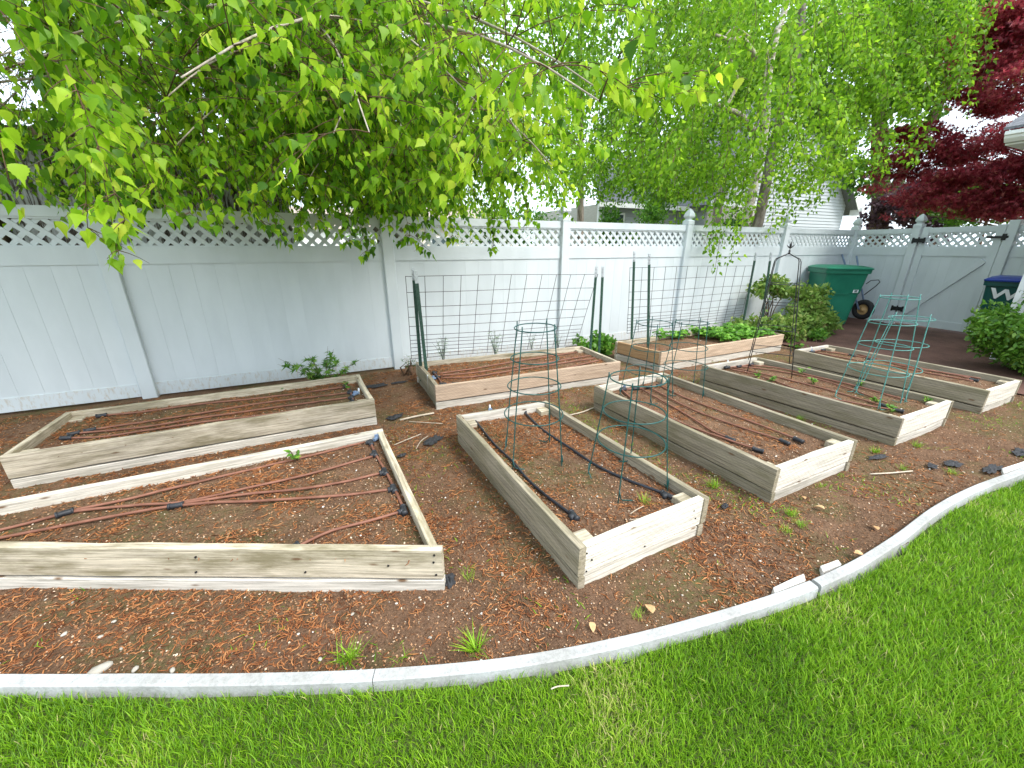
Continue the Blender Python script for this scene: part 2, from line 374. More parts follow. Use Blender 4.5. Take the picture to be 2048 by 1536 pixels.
def leaf_arrays(shape, P, D, Nn, S, var):
    LV, LT = shape; D = unit(D); Nn = unit(Nn - D * (Nn * D).sum(-1, keepdims=True)); B = np.cross(Nn, D)
    V = P[:, None, :] + S[:, None, None] * (LV[None, :, 0:1] * D[:, None] + LV[None, :, 1:2] * B[:, None] + LV[None, :, 2:3] * Nn[:, None])
    T = LT[None] + (np.arange(len(P)) * len(LV))[:, None, None]
    return V.reshape(-1, 3), T.reshape(-1, 3), np.repeat(var, len(LV))
def leaf_mesh(name, shape, P, D, Nn, S, var): return np_mesh(name, *leaf_arrays(shape, np.asarray(P, float), np.asarray(D, float), np.asarray(Nn, float), np.asarray(S, float), np.asarray(var, float)), True)
def rvec(n): return unit(RNG.normal(size=(n, 3)))

# ================================================================== THE SETTING
# far ground, one sheet to the horizon
gm = MB(); gm.add([(-600, -600, -.09), (900, -600, -.09), (900, 900, -.09), (-600, 900, -.09)], [(0, 1, 2, 3)])
tag(build(gm, 'ground', 'far_ground'), 'wide ground sheet beyond the white fence', kind='structure')

CURB = [(-3.6, 2.83), (-2.5, 2.29), (-1.255, 1.70), (-.834, 1.505), (-.413, 1.311), (0, 1.136), (.454, .974), (.95, .851), (1.595, .745), (2.113, .704), (2.6, .712), (3.106, .742), (3.6, .738), (4.28, .690), (5.6, .62), (7.4, .5)]
CC = catmull([(x, y, 0) for x, y in CURB], 8); CCX = np.array([p.x for p in CC]); CCY = np.array([p.y for p in CC])
def curb_y(x): return np.interp(x, CCX, CCY)
def soil_h(x, y): return .030 * (fbm(x * 1.7, y * 1.7, 3) - .5) + .016 * (fbm(x * 9, y * 9, 5, 3) - .45)

xs = np.arange(-5.0, 7.2, .033); ys = np.arange(.4, 5.9, .033); X, Y = np.meshgrid(xs, ys)
Z = soil_h(X, Y) + .016 * (fbm(X * 34, Y * 34, 9, 2) - .4)
keep = (Y > curb_y(X) - .05)
o = place('soil', grid_mesh('soil', X, Y, Z, keep), 'soil'); tag(o, 'reddish brown garden soil between the raised beds', kind='structure')
# lawn base
xs = np.arange(-5.0, 9.0, .08); ys = np.arange(-4.0, 3.2, .08); X, Y = np.meshgrid(xs, ys)
Z = -.012 + .012 * (fbm(X * 1.3, Y * 1.3, 21) - .5)
o = place('lawn', grid_mesh('lawn', X, Y, Z, (Y < curb_y(X) - .075)), None); tag(o, 'mown green lawn in front of the curved concrete edging', kind='structure')
m, N, L = new_mat('lawn_base'); mp, _ = coords(N, L, rand=False); n = noise(N, L, mp, 60, 4); rr = ramp(N, [(.3, (.035, .05, .012)), (.7, (.10, .14, .03))]); L.new(n.outputs[0], rr.inputs[0]); finish(N, L, rr, .95, n, .5)
o.data.materials.append(m)
# red path by the gate
xs = np.arange(6.3, 11.6, .1); ys = np.arange(-1.5, 5.9, .1); X, Y = np.meshgrid(xs, ys)
edge = 6.62 + .05 * np.sin(Y * 3)
o = place('path', grid_mesh('path', X, Y, .018 + .008 * (fbm(X * 2, Y * 2, 31) - .5) + 0 * X, X > edge - .05), 'path_red')
tag(o, 'reddish brown paved path leading to the white gate', kind='structure')

# grass blades
def grass():
    n = 900000
    x = RNG.uniform(-3.2, 7.0, n); y = RNG.uniform(-.3, 2.5, n) - .2 * (x > 2.5)
    d = np.hypot(x, y)
    ok = (y < curb_y(x) - .050 - .022 * vnoise(x * 14, x * 0, 4)) & (d > .55)
    # only the wedge the place shows, with a wide margin
    a = x * math.cos(YAW) - y * math.sin(YAW); b = x * math.sin(YAW) + y * math.cos(YAW)
    ok &= (b > .25) & (np.abs(a) < 1.75 * b + .55) & (RNG.random(n) < np.clip(2.2 / (.4 + d), .2, 1))
    x, y = x[ok], y[ok]; n = len(x)
    patch = fbm(x * 1.6, y * 1.6, 41); fine = fbm(x * 7, y * 7, 43, 3)
    hgt = (.020 + .026 * RNG.random(n) ** 1.4) * (.85 + .4 * fine); wd = RNG.uniform(.0008, .0016, n) * (1 + .12 * np.hypot(x, y))
    th = RNG.uniform(0, 2 * np.pi, n); lean = RNG.uniform(.15, .95, n) * hgt + .004
    wx = .25 * (fine - .5)
    dx, dy = np.cos(th) * lean + wx * hgt, np.sin(th) * lean
    sx, sy = -np.sin(th + RNG.uniform(-.7, .7, n)) * wd, np.cos(th) * wd
    z0 = -.014 + 0 * x
    V = np.empty((n, 5, 3)); 
    V[:, 0] = np.stack([x - sx, y - sy, z0], -1); V[:, 1] = np.stack([x + sx, y + sy, z0], -1)
    V[:, 2] = np.stack([x - sx * .8 + dx * .38, y - sy * .8 + dy * .38, z0 + hgt * .62], -1); V[:, 3] = np.stack([x + sx * .8 + dx * .38, y + sy * .8 + dy * .38, z0 + hgt * .62], -1)
    V[:, 4] = np.stack([x + dx, y + dy, z0 + hgt], -1)
    T = np.array([(0, 1, 3), (0, 3, 2), (2, 3, 4)])[None] + (np.arange(n) * 5)[:, None, None]
    dry = np.clip((fbm(x * 2.6, y * 2.6, 47) - .52) * 2.6, 0, .5)
    var = np.clip(.06 + .66 * RNG.random(n) + .75 * (patch - .5) + dry * RNG.random(n) + (RNG.random(n) < .04) * .5, 0, 1)
    return place('grass', np_mesh('grass', V.reshape(-1, 3), T.reshape(-1, 3), np.repeat(var, 5)), 'grass')
tag(grass(), 'short bright green grass blades of the lawn', 'grass', kind='stuff')

# curb: three cast sections, a joint open near the broken slabs
curb = thing('garden_curb', 'curved pale grey concrete edging between lawn and soil', 'curb', (CURB[5][0], CURB[5][1], 0))
def curb_section(x0, x1):
    xs = [x for x in np.arange(x0, x1, .07)] + [x1]; mb = MB(); V = []; prof = [(0, -.06), (0, .040), (.004, .045), (.038, .044), (.044, .038), (.050, -.06)]
    for x in xs:
        y = float(curb_y(x)); t = Vector((.05, float(curb_y(x + .05)) - y, 0)).normalized(); nn = Vector((t.y, -t.x, 0))
        j = .003 * (vnoise(x * 5, 0, 2) - .5)
        for a, z in prof: V.append((x + nn.x * (a + j), y + nn.y * (a + j), z + j * 1.2))
    k = len(prof); F = [(i * k + j, (i + 1) * k + j, (i + 1) * k + j + 1, i * k + j + 1) for i in range(len(xs) - 1) for j in range(k - 1)]
    F += [tuple(range(k)), tuple((len(xs) - 1) * k + j for j in reversed(range(k)))]
    mb.add(V, F); return build(mb, 'curb_section', 'concrete', curb)
curb_section(-3.5, -.02); curb_section(-.017, 1.85); curb_section(1.872, 4.2); curb_section(4.203, 7.3)

# ------------------------------------------------------------------ white vinyl fence
def box_between(p, q, z0, z1, thick, inset=0):
    """box mesh in world space along the ground line p-q"""
    p = Vector((p[0], p[1], 0)); q = Vector((q[0], q[1], 0)); t = (q - p).normalized(); nn = Vector((-t.y, t.x, 0))
    mb = MB(); P = []
    for s in (p, q):
        for a in (-thick / 2 + inset, thick / 2 + inset):
            for z in (z0, z1): P.append(s + nn * a + Vector((0, 0, z)))
    return mb.add(P, [(0, 1, 3, 2), (4, 6, 7, 5), (0, 4, 5, 1), (2, 3, 7, 6), (0, 2, 6, 4), (1, 5, 7, 3)])
ZB0, ZB1, ZM0, ZM1, ZT0, ZT1 = .02, .155, 1.345, 1.505, 1.755, 1.845
slat_me = MB().box((0, 0, 0), (1, .006, .039)).mesh('slat')
slat_me.materials.append(MATS['vinyl'])
def lattice(parent, p, q, z0, z1, sp=.126, mat='vinyl'):
    """crossed diagonal slats, each its own piece, ends tucked into the rails"""
    p = Vector((p[0], p[1], 0)); q = Vector((q[0], q[1], 0)); Lh = (q - p).length; t = (q - p) / Lh; nn = Vector((-t.y, t.x, 0)); H = z1 - z0
    fr = box_between(p, q, z1 - .018, z1 + .004, .030); lat = build(fr, 'lattice', mat, parent)
    build(box_between(p, q, z0 - .004, z0 + .010, .030), 'lattice_frame', mat, lat)
    ext = .012
    for sgn in (1, -1):
        k = -int(H / sp) - 1
        while k * sp < Lh + H:
            # line x = k*sp + sgn*(z) mapped into [0,Lh]
            a0 = k * sp; xa, xb = (a0, a0 + H) if sgn == 1 else (a0 + H, a0)
            za, zb = 0.0, H
            # clip in x
            lo, hi = 0.0, 1.0; dx = xb - xa
            for bound, s in ((0.0, 1), (Lh, -1)):
                # s*(xa+dx*t - bound) >= 0
                f0 = s * (xa - bound); f1 = s * (xb - bound)
                if f0 < 0 and f1 < 0: lo, hi = 1, 0
                elif f0 < 0: lo = max(lo, f0 / (f0 - f1))
                elif f1 < 0: hi = min(hi, f0 / (f0 - f1))
            k += 1
            if hi - lo < .12: continue
            A = p + t * (xa + dx * lo) + Vector((0, 0, z0 + H * lo)); B = p + t * (xa + dx * hi) + Vector((0, 0, z0 + H * hi))
            d = B - A; ln = d.length + 2 * ext; d.normalize(); up = nn.cross(d)
            M = Matrix.Translation((A + B) / 2 + nn * (.0035 * sgn)) @ Matrix((d, nn, up)).transposed().to_4x4() @ Matrix.Diagonal((ln, 1, 1, 1))
            place('slat', slat_me, None, lat, M)
    return lat
CAP = [(.094, 0), (.094, .055), (.088, .062), (.060, .075), (.056, .092), (.080, .112), (.090, .128), (.086, .150), (.066, .190), (.036, .225), (.010, .247), (0.001, .250)]
def post(parent, x, y, ang=0, cap=True, z1=1.85, w=.127):
    M = Matrix.Rotation(ang, 3, 'Z'); mb = MB().box((x, y, z1 / 2 - .05), (w, w, z1 + .1), M)
    me = bevel_mesh(mb.mesh('post'), .006); o = place('post', me, 'vinyl', parent)
    if cap: build(MB().lathe((x, y, z1), [(r_ * w / .127, z) for r_, z in CAP], 4, math.pi / 4 + ang), 'post_cap', 'vinyl', o)
    return o
def bay(parent, p, q, nb, sp=.126):
    """one bay between post centres: three rails, tongue-and-groove boards, lattice"""
    p = Vector((p[0], p[1], 0)); q = Vector((q[0], q[1], 0)); t = (q - p).normalized(); a = p + t * .06; b = q - t * .06
    build(box_between(a, b, ZB0, ZB1, .045), 'bottom_rail', 'vinyl_splashed', parent)
    build(box_between(a, b, ZM0, ZM1, .045), 'middle_rail', 'vinyl', parent)
    build(box_between(a, b, ZT0, ZT1, .050), 'top_rail', 'vinyl', parent)
    lattice(parent, a, b, ZM1, ZT0, sp)
    Lb = (b - a).length / nb
    for i in range(nb):
        g = .0008; s0 = a + t * (Lb * i + g); s1 = a + t * (Lb * (i + 1) - g); mb = box_between(s0, s1, ZB1 - .01, ZM0 + .01, .022, random.uniform(-.0004, .0004))
        build(mb, 'board', 'vinyl', parent)
    build(box_between(a, b, ZB1 - .005, ZM0 + .005, .0175), 'board_tongue', 'vinyl', parent)
FY = 5.17
fence = thing('vinyl_fence', 'long white vinyl privacy fence with lattice top behind the raised beds', 'fence', (3.23, FY, 0))
PX = [-4.25, -1.80, .765, 3.235, 5.64, 8.21, 10.62]
for i, x in enumerate(PX): post(fence, x, FY, 0, cap=(i >= 3))
for i in range(len(PX) - 1): bay(fence, (PX[i], FY), (PX[i + 1], FY), 13)
# side run with the gate
SD = Vector((10.41 - 10.62, 2.93 - FY, 0)).normalized()
S0 = Vector((10.62, FY, 0)); sang = math.atan2(SD.y, SD.x)
def side(s): return S0 + SD * s
side_fence = thing('vinyl_fence', 'short white vinyl fence run beside the gate, from corner post to gate post', 'fence', tuple(side(.6)))
gp = side(1.09); post(side_fence, gp.x, gp.y, sang, True)
bay(side_fence, S0, gp, 6)
gate = thing('gate', 'white vinyl gate with lattice top, diagonal brace and black hinges', 'gate', tuple(side(1.7)))
ga, gb = side(1.175), side(2.27); gx = lambda s: ga + SD * s; GW = (gb - ga).length
gbar = lambda s0, s1, z0, z1, th, nm: build(box_between(gx(s0), gx(s1), z0, z1, th), nm, 'vinyl', gate)
gbar(0, .10, .05, 1.86, .06, 'stile'); gbar(GW - .10, GW, .05, 1.86, .06, 'stile')
gbar(.10, GW - .10, ZT0, ZT1, .050, 'top_rail'); gbar(.10, GW - .10, ZM0, ZM1, .050, 'middle_rail'); gbar(.10, GW - .10, .05, .19, .050, 'bottom_rail')
for i in range(6):
    w_ = (GW - .2) / 6; gbar(.1 + w_ * i + .0008, .1 + w_ * (i + 1) - .0008, .18, ZM0 + .01, .022, 'board')
gbar(.1, GW - .1, .185, ZM0 + .005, .0175, 'board_tongue')
lattice(gate, gx(.10), gx(GW - .10), ZM1, ZT0)
nrm = Vector((-SD.y, SD.x, 0)); nrm = -nrm if nrm.x > 0 else nrm       # towards the garden
A = gx(.12) + nrm * .026 + Vector((0, 0, .27)); B = gx(GW - .12) + nrm * .026 + Vector((0, 0, 1.28)); d = (B - A); ln = d.length; d.normalize()
rot = Matrix((d, nrm, d.cross(nrm))).transposed()
build(MB().box((A + B) / 2, (ln, .028, .09), rot), 'brace', 'vinyl', gate)
for z in (.33, 1.62):
    c = gx(.0) + nrm * .068 + Vector((0, 0, z)); rt = Matrix((SD, nrm, Vector((0, 0, 1)))).transposed(); mb = MB().box(c, (.20, .012, .075), rt)
    mb.box(c + SD * .085, (.03, .014, .105), rt); mb.box(c - SD * .085, (.03, .014, .105), rt); mb.tube([c + nrm * .006 + Vector((0, 0, -.06)), c + nrm * .006 + Vector((0, 0, .06))], .012, 8)
    build(mb, 'hinge', 'hinge_black', gate)
c = gx(GW) + nrm * .055 + Vector((0, 0, 1.66)); mb = MB().box(c - SD * .05, (.26, .02, .035), rt); mb.box(c + SD * .03, (.05, .05, .10), rt); build(mb, 'latch', 'hinge_black', gate)
side_fence2 = thing('vinyl_fence', 'white vinyl fence right of the gate, behind the blue lidded bin', 'fence', tuple(side(3.0)))
p1, p2 = side(2.355), side(4.6); post(side_fence2, p1.x, p1.y, sang, False, 1.92); post(side_fence2, p2.x, p2.y, sang, False); bay(side_fence2, p1, p2, 12)

# ------------------------------------------------------------------ raised beds
def board_mesh(Lh, th, h):
    mb = MB(); n = max(4, int(Lh / .22)); c = .004; V = []
    sec = [(-th / 2 + c, -h / 2), (th / 2 - c, -h / 2), (th / 2, -h / 2 + c), (th / 2, h / 2 - c), (th / 2 - c, h / 2), (-th / 2 + c, h / 2), (-th / 2, h / 2 - c), (-th / 2, -h / 2 + c)]
    bow = random.uniform(-.006, .006)
    for i in range(n + 1):
        x = -Lh / 2 + Lh * i / n; wv = bow * math.sin(math.pi * i / n); tw = random.uniform(-.0015, .0015)
        for a, z in sec: V.append((x, a + wv + tw, z + random.uniform(-.0015, .0015) + (tw if z > 0 else 0)))
    F = [(i * 8 + k, i * 8 + (k + 1) % 8, (i + 1) * 8 + (k + 1) % 8, (i + 1) * 8 + k) for i in range(n) for k in range(8)]
    F += [tuple(reversed(range(8))), tuple(n * 8 + k for k in range(8))]
    return mb.add(V, F).mesh('board')
def board(parent, p, q, z0, z1, th, mat, name='board'):
    """board whose OUTER face runs p -> q, body on the left of p->q"""
    p = Vector((*p, 0)); q = Vector((*q, 0)); t = (q - p); ln = t.length; t.normalize(); nn = Vector((-t.y, t.x, 0))
    c = (p + q) / 2 + nn * (th / 2) + Vector((0, 0, (z0 + z1) / 2))
    return place(name, board_mesh(ln, th, z1 - z0), mat, parent, Matrix.Translation(c) @ Matrix((t, nn, Vector((0, 0, 1)))).transposed().to_4x4())
BEDS = {}
TH = .038
def bed(key, C, label, mats, longways, soilz=.165, lower=.062, top=.235, blocks=(0, 1, 2, 3), zoff=0.0):
    """C: front-left, front-right, back-right, back-left outer corners; mats per side front,right,back,left"""
    C = [Vector(c) for c in C]; cen = sum(C, Vector((0, 0))) / 4
    t = thing('raised_bed', label, 'raised bed', (cen.x, cen.y, 0), 'wooden raised beds on the soil')
    for i in range(4):
        p, q = C[i], C[(i + 1) % 4]; d = (q - p).normalized(); full = (i % 2 == 0) != longways
        if not full: p = p + d * (TH + .001); q = q - d * (TH + .001)
        else: p = p - d * .003; q = q + d * .003
        dz = random.uniform(-.003, .003)
        board(t, p, q, lower + .012 + dz, top + dz, TH, mats[i])
        e = random.uniform(.004, .008); nn = Vector((-d.y, d.x)); board(t, p + nn * e, q + nn * e, -.06, lower + dz, TH, 'wood_white' if mats[i] != 'wood_side_shaded' else 'wood_side_shaded', 'lower_board')
    for i in range(4):
        p, q = C[i], C[(i + 1) % 4]; d = (q - p).normalized(); nn = Vector((-d.y, d.x)); p = p + d * (TH + .006) + nn * (TH + .006); q = q - d * (TH + .006) + nn * (TH + .006)
        build(box_between(p, q, -.05, soilz - .012, .003), 'gap_shade_strip', 'fabric_black', t)  # black strip added behind the boards, stands in for shade in their gap
    for i in blocks:
        c = C[i]; a = (C[(i + 1) % 4] - c).normalized(); b = (C[i - 1] - c).normalized()
        ctr = c + (a + b) * (TH + .046); dd = a if i % 2 == 0 else b
        ang = math.atan2(dd.y, dd.x); place('corner_block', bevel_mesh(MB().box((0, 0, 0), (.088, .088, .26)).mesh('corner_block'), .004), 'wood_grey', t,
              Matrix.Translation((ctr.x, ctr.y, top - .03 - .13 + random.uniform(-.01, .008))) @ Matrix.Rotation(ang, 4, 'Z'))
    # soil fill
    I = []
    for i in range(4):
        c = C[i]; a = (C[(i + 1) % 4] - c).normalized(); b = (C[i - 1] - c).normalized(); I.append(c + (a + b) * (TH * .6))
    nx = int((I[1] - I[0]).length / .03) + 2; ny = int(max((I[3] - I[0]).length, (I[2] - I[1]).length) / .03) + 2
    U, W = np.meshgrid(np.linspace(0, 1, nx), np.linspace(0, 1, ny))
    Xg = (1 - W) * ((1 - U) * I[0].x + U * I[1].x) + W * ((1 - U) * I[3].x + U * I[2].x); Yg = (1 - W) * ((1 - U) * I[0].y + U * I[1].y) + W * ((1 - U) * I[3].y + U * I[2].y)
    Zg = soilz + .022 * (fbm(Xg * 3, Yg * 3, 61) - .5) + .014 * (fbm(Xg * 22, Yg * 22, 63, 3) - .45)
    s = place('bed_soil', grid_mesh('bed_soil', Xg, Yg, Zg), 'bed_soil'); tag(s, 'soil filling the ' + label, kind='structure')
    BEDS[key] = (t, I, soilz); return t
G4 = ['wood_grey'] * 4
bed('B1', [(-2.02, 3.40), (.27, 3.45), (.22, 4.30), (-2.03, 4.22)], 'long low grey raised bed along the fence at far left', ['wood_grey'] * 4, False, .175)
bed('B2', [(-2.1, 2.56), (.31, 1.41), (.25, 2.81), (-2.1, 2.74)], 'large weathered front left raised bed with brown drip tubes', ['wood_grey', 'wood_grey', 'wood_white', 'wood_grey'], False, .17, blocks=())
bed('B3', [(.85, 3.56), (3.03, 3.50), (3.08, 4.36), (.86, 4.50)], 'warm brown raised bed by the fence under the left wire trellis', ['wood_warm', 'wood_grey', 'wood_grey', 'wood_side_shaded'], False, .175)
bed('B4', [(3.75, 3.58), (6.25, 3.62), (6.30, 4.42), (3.62, 4.32)], 'warm brown raised bed with strawberries under the right wire trellis', ['wood_warm', 'wood_side_shaded', 'wood_grey', 'wood_orange'], False, .19, .075, .25, blocks=())
SIDE = ['wood_pale_lit', 'wood_side_shaded', 'wood_white', 'wood_side_shaded']
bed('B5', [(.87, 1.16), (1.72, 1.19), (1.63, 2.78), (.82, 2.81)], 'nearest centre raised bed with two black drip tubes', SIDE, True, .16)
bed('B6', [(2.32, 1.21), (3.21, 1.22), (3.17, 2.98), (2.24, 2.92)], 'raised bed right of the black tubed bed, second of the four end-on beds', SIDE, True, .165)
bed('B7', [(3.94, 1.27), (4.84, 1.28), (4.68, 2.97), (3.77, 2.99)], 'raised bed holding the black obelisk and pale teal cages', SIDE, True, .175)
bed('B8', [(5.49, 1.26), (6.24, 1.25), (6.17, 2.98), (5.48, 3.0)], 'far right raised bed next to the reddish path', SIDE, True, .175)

# nails in the front boards
def nails(key, pts):
    t = BEDS[key][0]
    for (u, v, Yp, fn) in pts:
        p = fn(u, v, Yp); build(MB().lathe(p, [(.0045, -.002), (.0045, .0015), (.001, .0018)], 7, 0, Matrix.Rotation(R(90), 3, 'X')), 'nail', 'hinge_black', t)
nails('B2', [])
B2P, B2Q = Vector((-2.1, 2.56, 0)), Vector((.31, 1.41, 0)); B2D = (B2Q - B2P).normalized(); B2N = Vector((B2D.y, -B2D.x, 0))
for f, z in ((.03, .21), (.035, .17), (.028, .10), (.62, .11), (1.1, .19), (1.12, .105), (.24, .15)):
    p = B2Q - B2D * f + B2N * .002 + Vector((0, 0, z)); build(MB().lathe(p, [(.005, -.004), (.005, .002), (.001, .0025)], 7, 0, Matrix((B2D, Vector((0, 0, 1)), B2N)).transposed()), 'nail', 'hinge_black', BEDS['B2'][0])
nails('B5', [(1174, 1107, 1.158, onY), (1184, 1120, 1.158, onY), (1173, 1143, 1.158, onY), (1391, 1037, 1.187, onY), (1388, 1022, 1.187, onY), (1290, 1093, 1.172, onY)])

# ------------------------------------------------------------------ drip irrigation, one system per bed
def tee(mb, p, d, r=.0135, ln=.03, side_=None):
    p = Vector(p); d = Vector(d).normalized(); mb.tube([p - d * ln, p - d * ln * .5, p + d * ln * .5, p + d * ln], [r * 1.1, r * 1.1, r * 1.1, r * 1.1], 10)
    mb.tube([p - d * ln * 1.02, p - d * ln * .75], r * 1.3, 10); mb.tube([p + d * ln * .75, p + d * ln * 1.02], r * 1.3, 10)
    if side_ is not None:
        s = Vector(side_).normalized(); mb.tube([p, p + s * ln * .95], r * 1.1, 10); mb.tube([p + s * ln * .7, p + s * ln], r * 1.3, 10)
    return mb
def drip(label, tubes, fits, z, r=.0075, mat='tube_brown', valve=None, extra=()):
    P0 = at(*tubes[0][0], z); t = thing('drip_line', label, 'drip line', tuple(P0), 'drip irrigation lines in the raised beds')
    def tb(px, r_, m):
        pts = catmull([at(u, v, z + .001 * random.random()) for u, v in px], 6)
        pts = [p + Vector((0, 0, .004 * (float(vnoise(p.x * 7, p.y * 7, 8)) - .3))) for p in pts]
        build(MB().tube(pts, r_, 8), 'tube', m, t, True)
    for px in tubes: tb(px, r, mat)
    for px, r_, m in extra: tb(px, r_, m)
    for f in fits:
        a, b = at(f[0], f[1], z + .003), at(f[2], f[3], z + .003); s = None if len(f) < 6 else at(f[4], f[5], z + .003) - a
        build(tee(MB(), a, b - a, side_=s, ln=.033), 'fitting', 'plastic_black', t, True)
    if valve:
        a, b = at(valve[0], valve[1], z + .012), at(valve[2], valve[3], z + .012); d = (b - a).normalized()
        mb = MB().tube([a, a + d * .05], .013, 10); mb.tube([a + d * .045, a + d * .07], .017, 6); mb.box(a + d * .03 + Vector((0, 0, .02)), (.03, .012, .02)); build(mb, 'valve', 'plastic_blue', t, False)
        mb = MB().tube([a + d * .065, a + d * .085, a + d * .085 + Vector((0, 0, .03))], .009, 8); mb.tube([a + d * .085 + Vector((0, 0, -.12)), a + d * .085 + Vector((0, 0, .04))], .007, 8); build(mb, 'riser', 'steel_silver', t, True)
    return t
drip('brown drip tubes fanning across the large front left bed', [
    [(730, 884), (610, 914), (512, 937), (425, 957), (350, 975), (282, 992), (200, 1010), (140, 1022)],
    [(745, 913), (630, 945), (512, 972), (370, 1003), (282, 1010), (210, 1016), (140, 1024)],
    [(765, 946), (680, 965), (600, 978), (512, 986), (450, 994), (357, 1008)],
    [(782, 979), (700, 989), (637, 994), (512, 1002), (430, 1005), (357, 1011)],
    [(806, 1022), (745, 1040), (662, 1062), (600, 1090), (575, 1099)],
    [(345, 1012), (225, 1033), (100, 1057), (0, 1076), (-120, 1098)],
    [(125, 1028), (25, 1054), (-100, 1082)],
    [(742, 887), (752, 910), (772, 944), (789, 978), (810, 1022)]],
    [(742, 886, 746, 896, 728, 884), (750, 908, 756, 920, 738, 913), (770, 944, 776, 956, 757, 948), (788, 978, 793, 988, 774, 981), (808, 1020, 810, 1028, 796, 1026), (130, 1026, 140, 1023), (352, 1011, 364, 1009), (583, 1096, 590, 1092)],
    .183, .0078, valve=(748, 880, 768, 868))
drip('brown drip tubes in the long bed along the left fence', [
    [(690, 774), (600, 786), (512, 797), (400, 808), (300, 822), (207, 831)], [(700, 785), (600, 797), (512, 808), (400, 827), (280, 845), (180, 860)],
    [(703, 794), (600, 808), (512, 820), (400, 836), (280, 855), (150, 867)], [(706, 806), (600, 820), (512, 832), (400, 845), (290, 861), (200, 874), (120, 876)], [(692, 773), (702, 786), (708, 806)]],
    [(692, 772, 697, 780, 684, 775), (701, 784, 705, 792, 693, 787), (704, 795, 708, 803, 695, 798), (706, 804, 709, 810, 698, 806), (203, 831, 190, 833), (180, 860, 170, 862), (148, 867, 138, 869), (133, 876, 122, 877)],
    .188, .008, valve=(706, 790, 722, 782))
drip('brown drip tubes under the left wire trellis', [
    [(878, 747), (950, 737), (1024, 724), (1090, 714), (1154, 704)], [(880, 751), (950, 745), (1024, 734), (1100, 724), (1181, 711)],
    [(882, 756), (950, 753), (1024, 741), (1100, 730), (1190, 716)], [(884, 768), (950, 764), (1024, 755), (1110, 741), (1204, 719)], [(866, 744), (874, 752), (884, 768)]],
    [(868, 746, 872, 752, 878, 746), (874, 754, 878, 760, 886, 755), (886, 768, 896, 768), (911, 767, 922, 766), (952, 763, 962, 762)], .188, .008, valve=(872, 757, 860, 757))
drip('brown header with two black tubes in the nearest centre bed', [[(946, 839), (976, 833), (1046, 823)]],
    [(946, 839, 954, 838, 950, 848), (982, 832, 992, 830, 981, 822), (1046, 824, 1054, 826), (1148, 1031, 1156, 1040, 1140, 1036), (1334, 990, 1342, 994, 1326, 993)], .172, .0085,
    valve=(981, 826, 979, 815), extra=[([(951, 842), (987, 887), (1024, 922), (1054, 957), (1099, 997), (1148, 1033)], .0085, 'tube_black'), ([(1048, 824), (1086, 860), (1141, 897), (1204, 937), (1274, 967), (1336, 990)], .0085, 'tube_black')])
drip('brown drip tubes in the bed behind the nearest cage', [
    [(1244, 780), (1274, 805), (1349, 840), (1404, 862), (1459, 881), (1521, 901)], [(1284, 779), (1324, 802), (1374, 830), (1424, 862), (1459, 877)],
    [(1299, 775), (1349, 802), (1399, 825), (1474, 852), (1536, 872), (1572, 885)], [(1319, 771), (1374, 797), (1436, 820), (1499, 842), (1536, 856), (1602, 881)], [(1244, 779), (1285, 776), (1322, 769)]],
    [(1246, 779, 1258, 777, 1248, 770), (1272, 777, 1284, 776), (1298, 774, 1308, 772), (1318, 770, 1326, 768), (1460, 878, 1470, 882), (1516, 900, 1526, 903), (1569, 884, 1578, 888), (1597, 880, 1606, 884)], .178, .008, valve=(1249, 773, 1250, 762))
drip('brown drip tubes beneath the black obelisk', [
    [(1460, 738), (1500, 746), (1536, 757), (1598, 780), (1661, 797), (1730, 810), (1796, 821)], [(1466, 735), (1536, 750), (1611, 768), (1686, 788), (1768, 812)],
    [(1480, 733), (1536, 739), (1611, 753), (1686, 773), (1773, 805)], [(1498, 730), (1560, 737), (1630, 753), (1711, 772), (1811, 800)], [(1452, 735), (1478, 733), (1505, 728)]],
    [(1454, 735, 1464, 734, 1452, 728), (1478, 733, 1488, 731), (1502, 729, 1512, 727), (1770, 812, 1778, 815), (1797, 821, 1806, 823)], .188, .008, valve=(1454, 730, 1456, 722))
drip('brown drip tubes in the far right bed', [
    [(1630, 705), (1711, 720), (1786, 732), (1861, 747), (1946, 762)], [(1644, 702), (1736, 716), (1823, 735), (1900, 747), (1961, 757)], [(1664, 696), (1763, 720), (1850, 738), (1940, 756)], [(1622, 704), (1645, 700), (1668, 695)]],
    [(1624, 704, 1632, 703), (1646, 700, 1654, 698), (1666, 695, 1674, 694), (1704, 711, 1712, 713), (1738, 718, 1746, 720), (1948, 760, 1958, 762)], .188, .008, valve=(1624, 702, 1618, 696))

# ================================================================== THINGS IN THE GARDEN
# ------------------------------------------------------------------ steel T-posts
def tpost(base, top, label):
    base, top = Vector(base), Vector(top); d = (top - base); ln = d.length; d.normalize(); b0 = base - d * .12
    xa = (Vector((1, 0, 0)) - d * d.x).normalized(); ya = d.cross(xa); M = Matrix((xa, ya, d)).transposed()
    t = thing('steel_post', label, 'steel post', tuple(base), 'steel posts holding the wire trellises')
    def sec(l0, l1):
        c = b0 + d * ((l0 + l1) / 2); mb = MB().box(c, (.036, .005, l1 - l0), M); mb.box(c + ya * .0135, (.005, .022, l1 - l0), M); return mb
    tot = ln + .12; mb = sec(0, tot - .13)
    k = .18
    while k < tot - .14: mb.box(b0 + d * k - ya * .006, (.016, .008, .012), M); k += .052
    build(mb, 'shaft', 'steel_green', t); mb = sec(tot - .1298, tot)
    k = tot - .11
    while k < tot - .01: mb.box(b0 + d * k - ya * .006, (.016, .008, .012), M); k += .04
    build(mb, 'painted_tip', 'steel_silver', t)
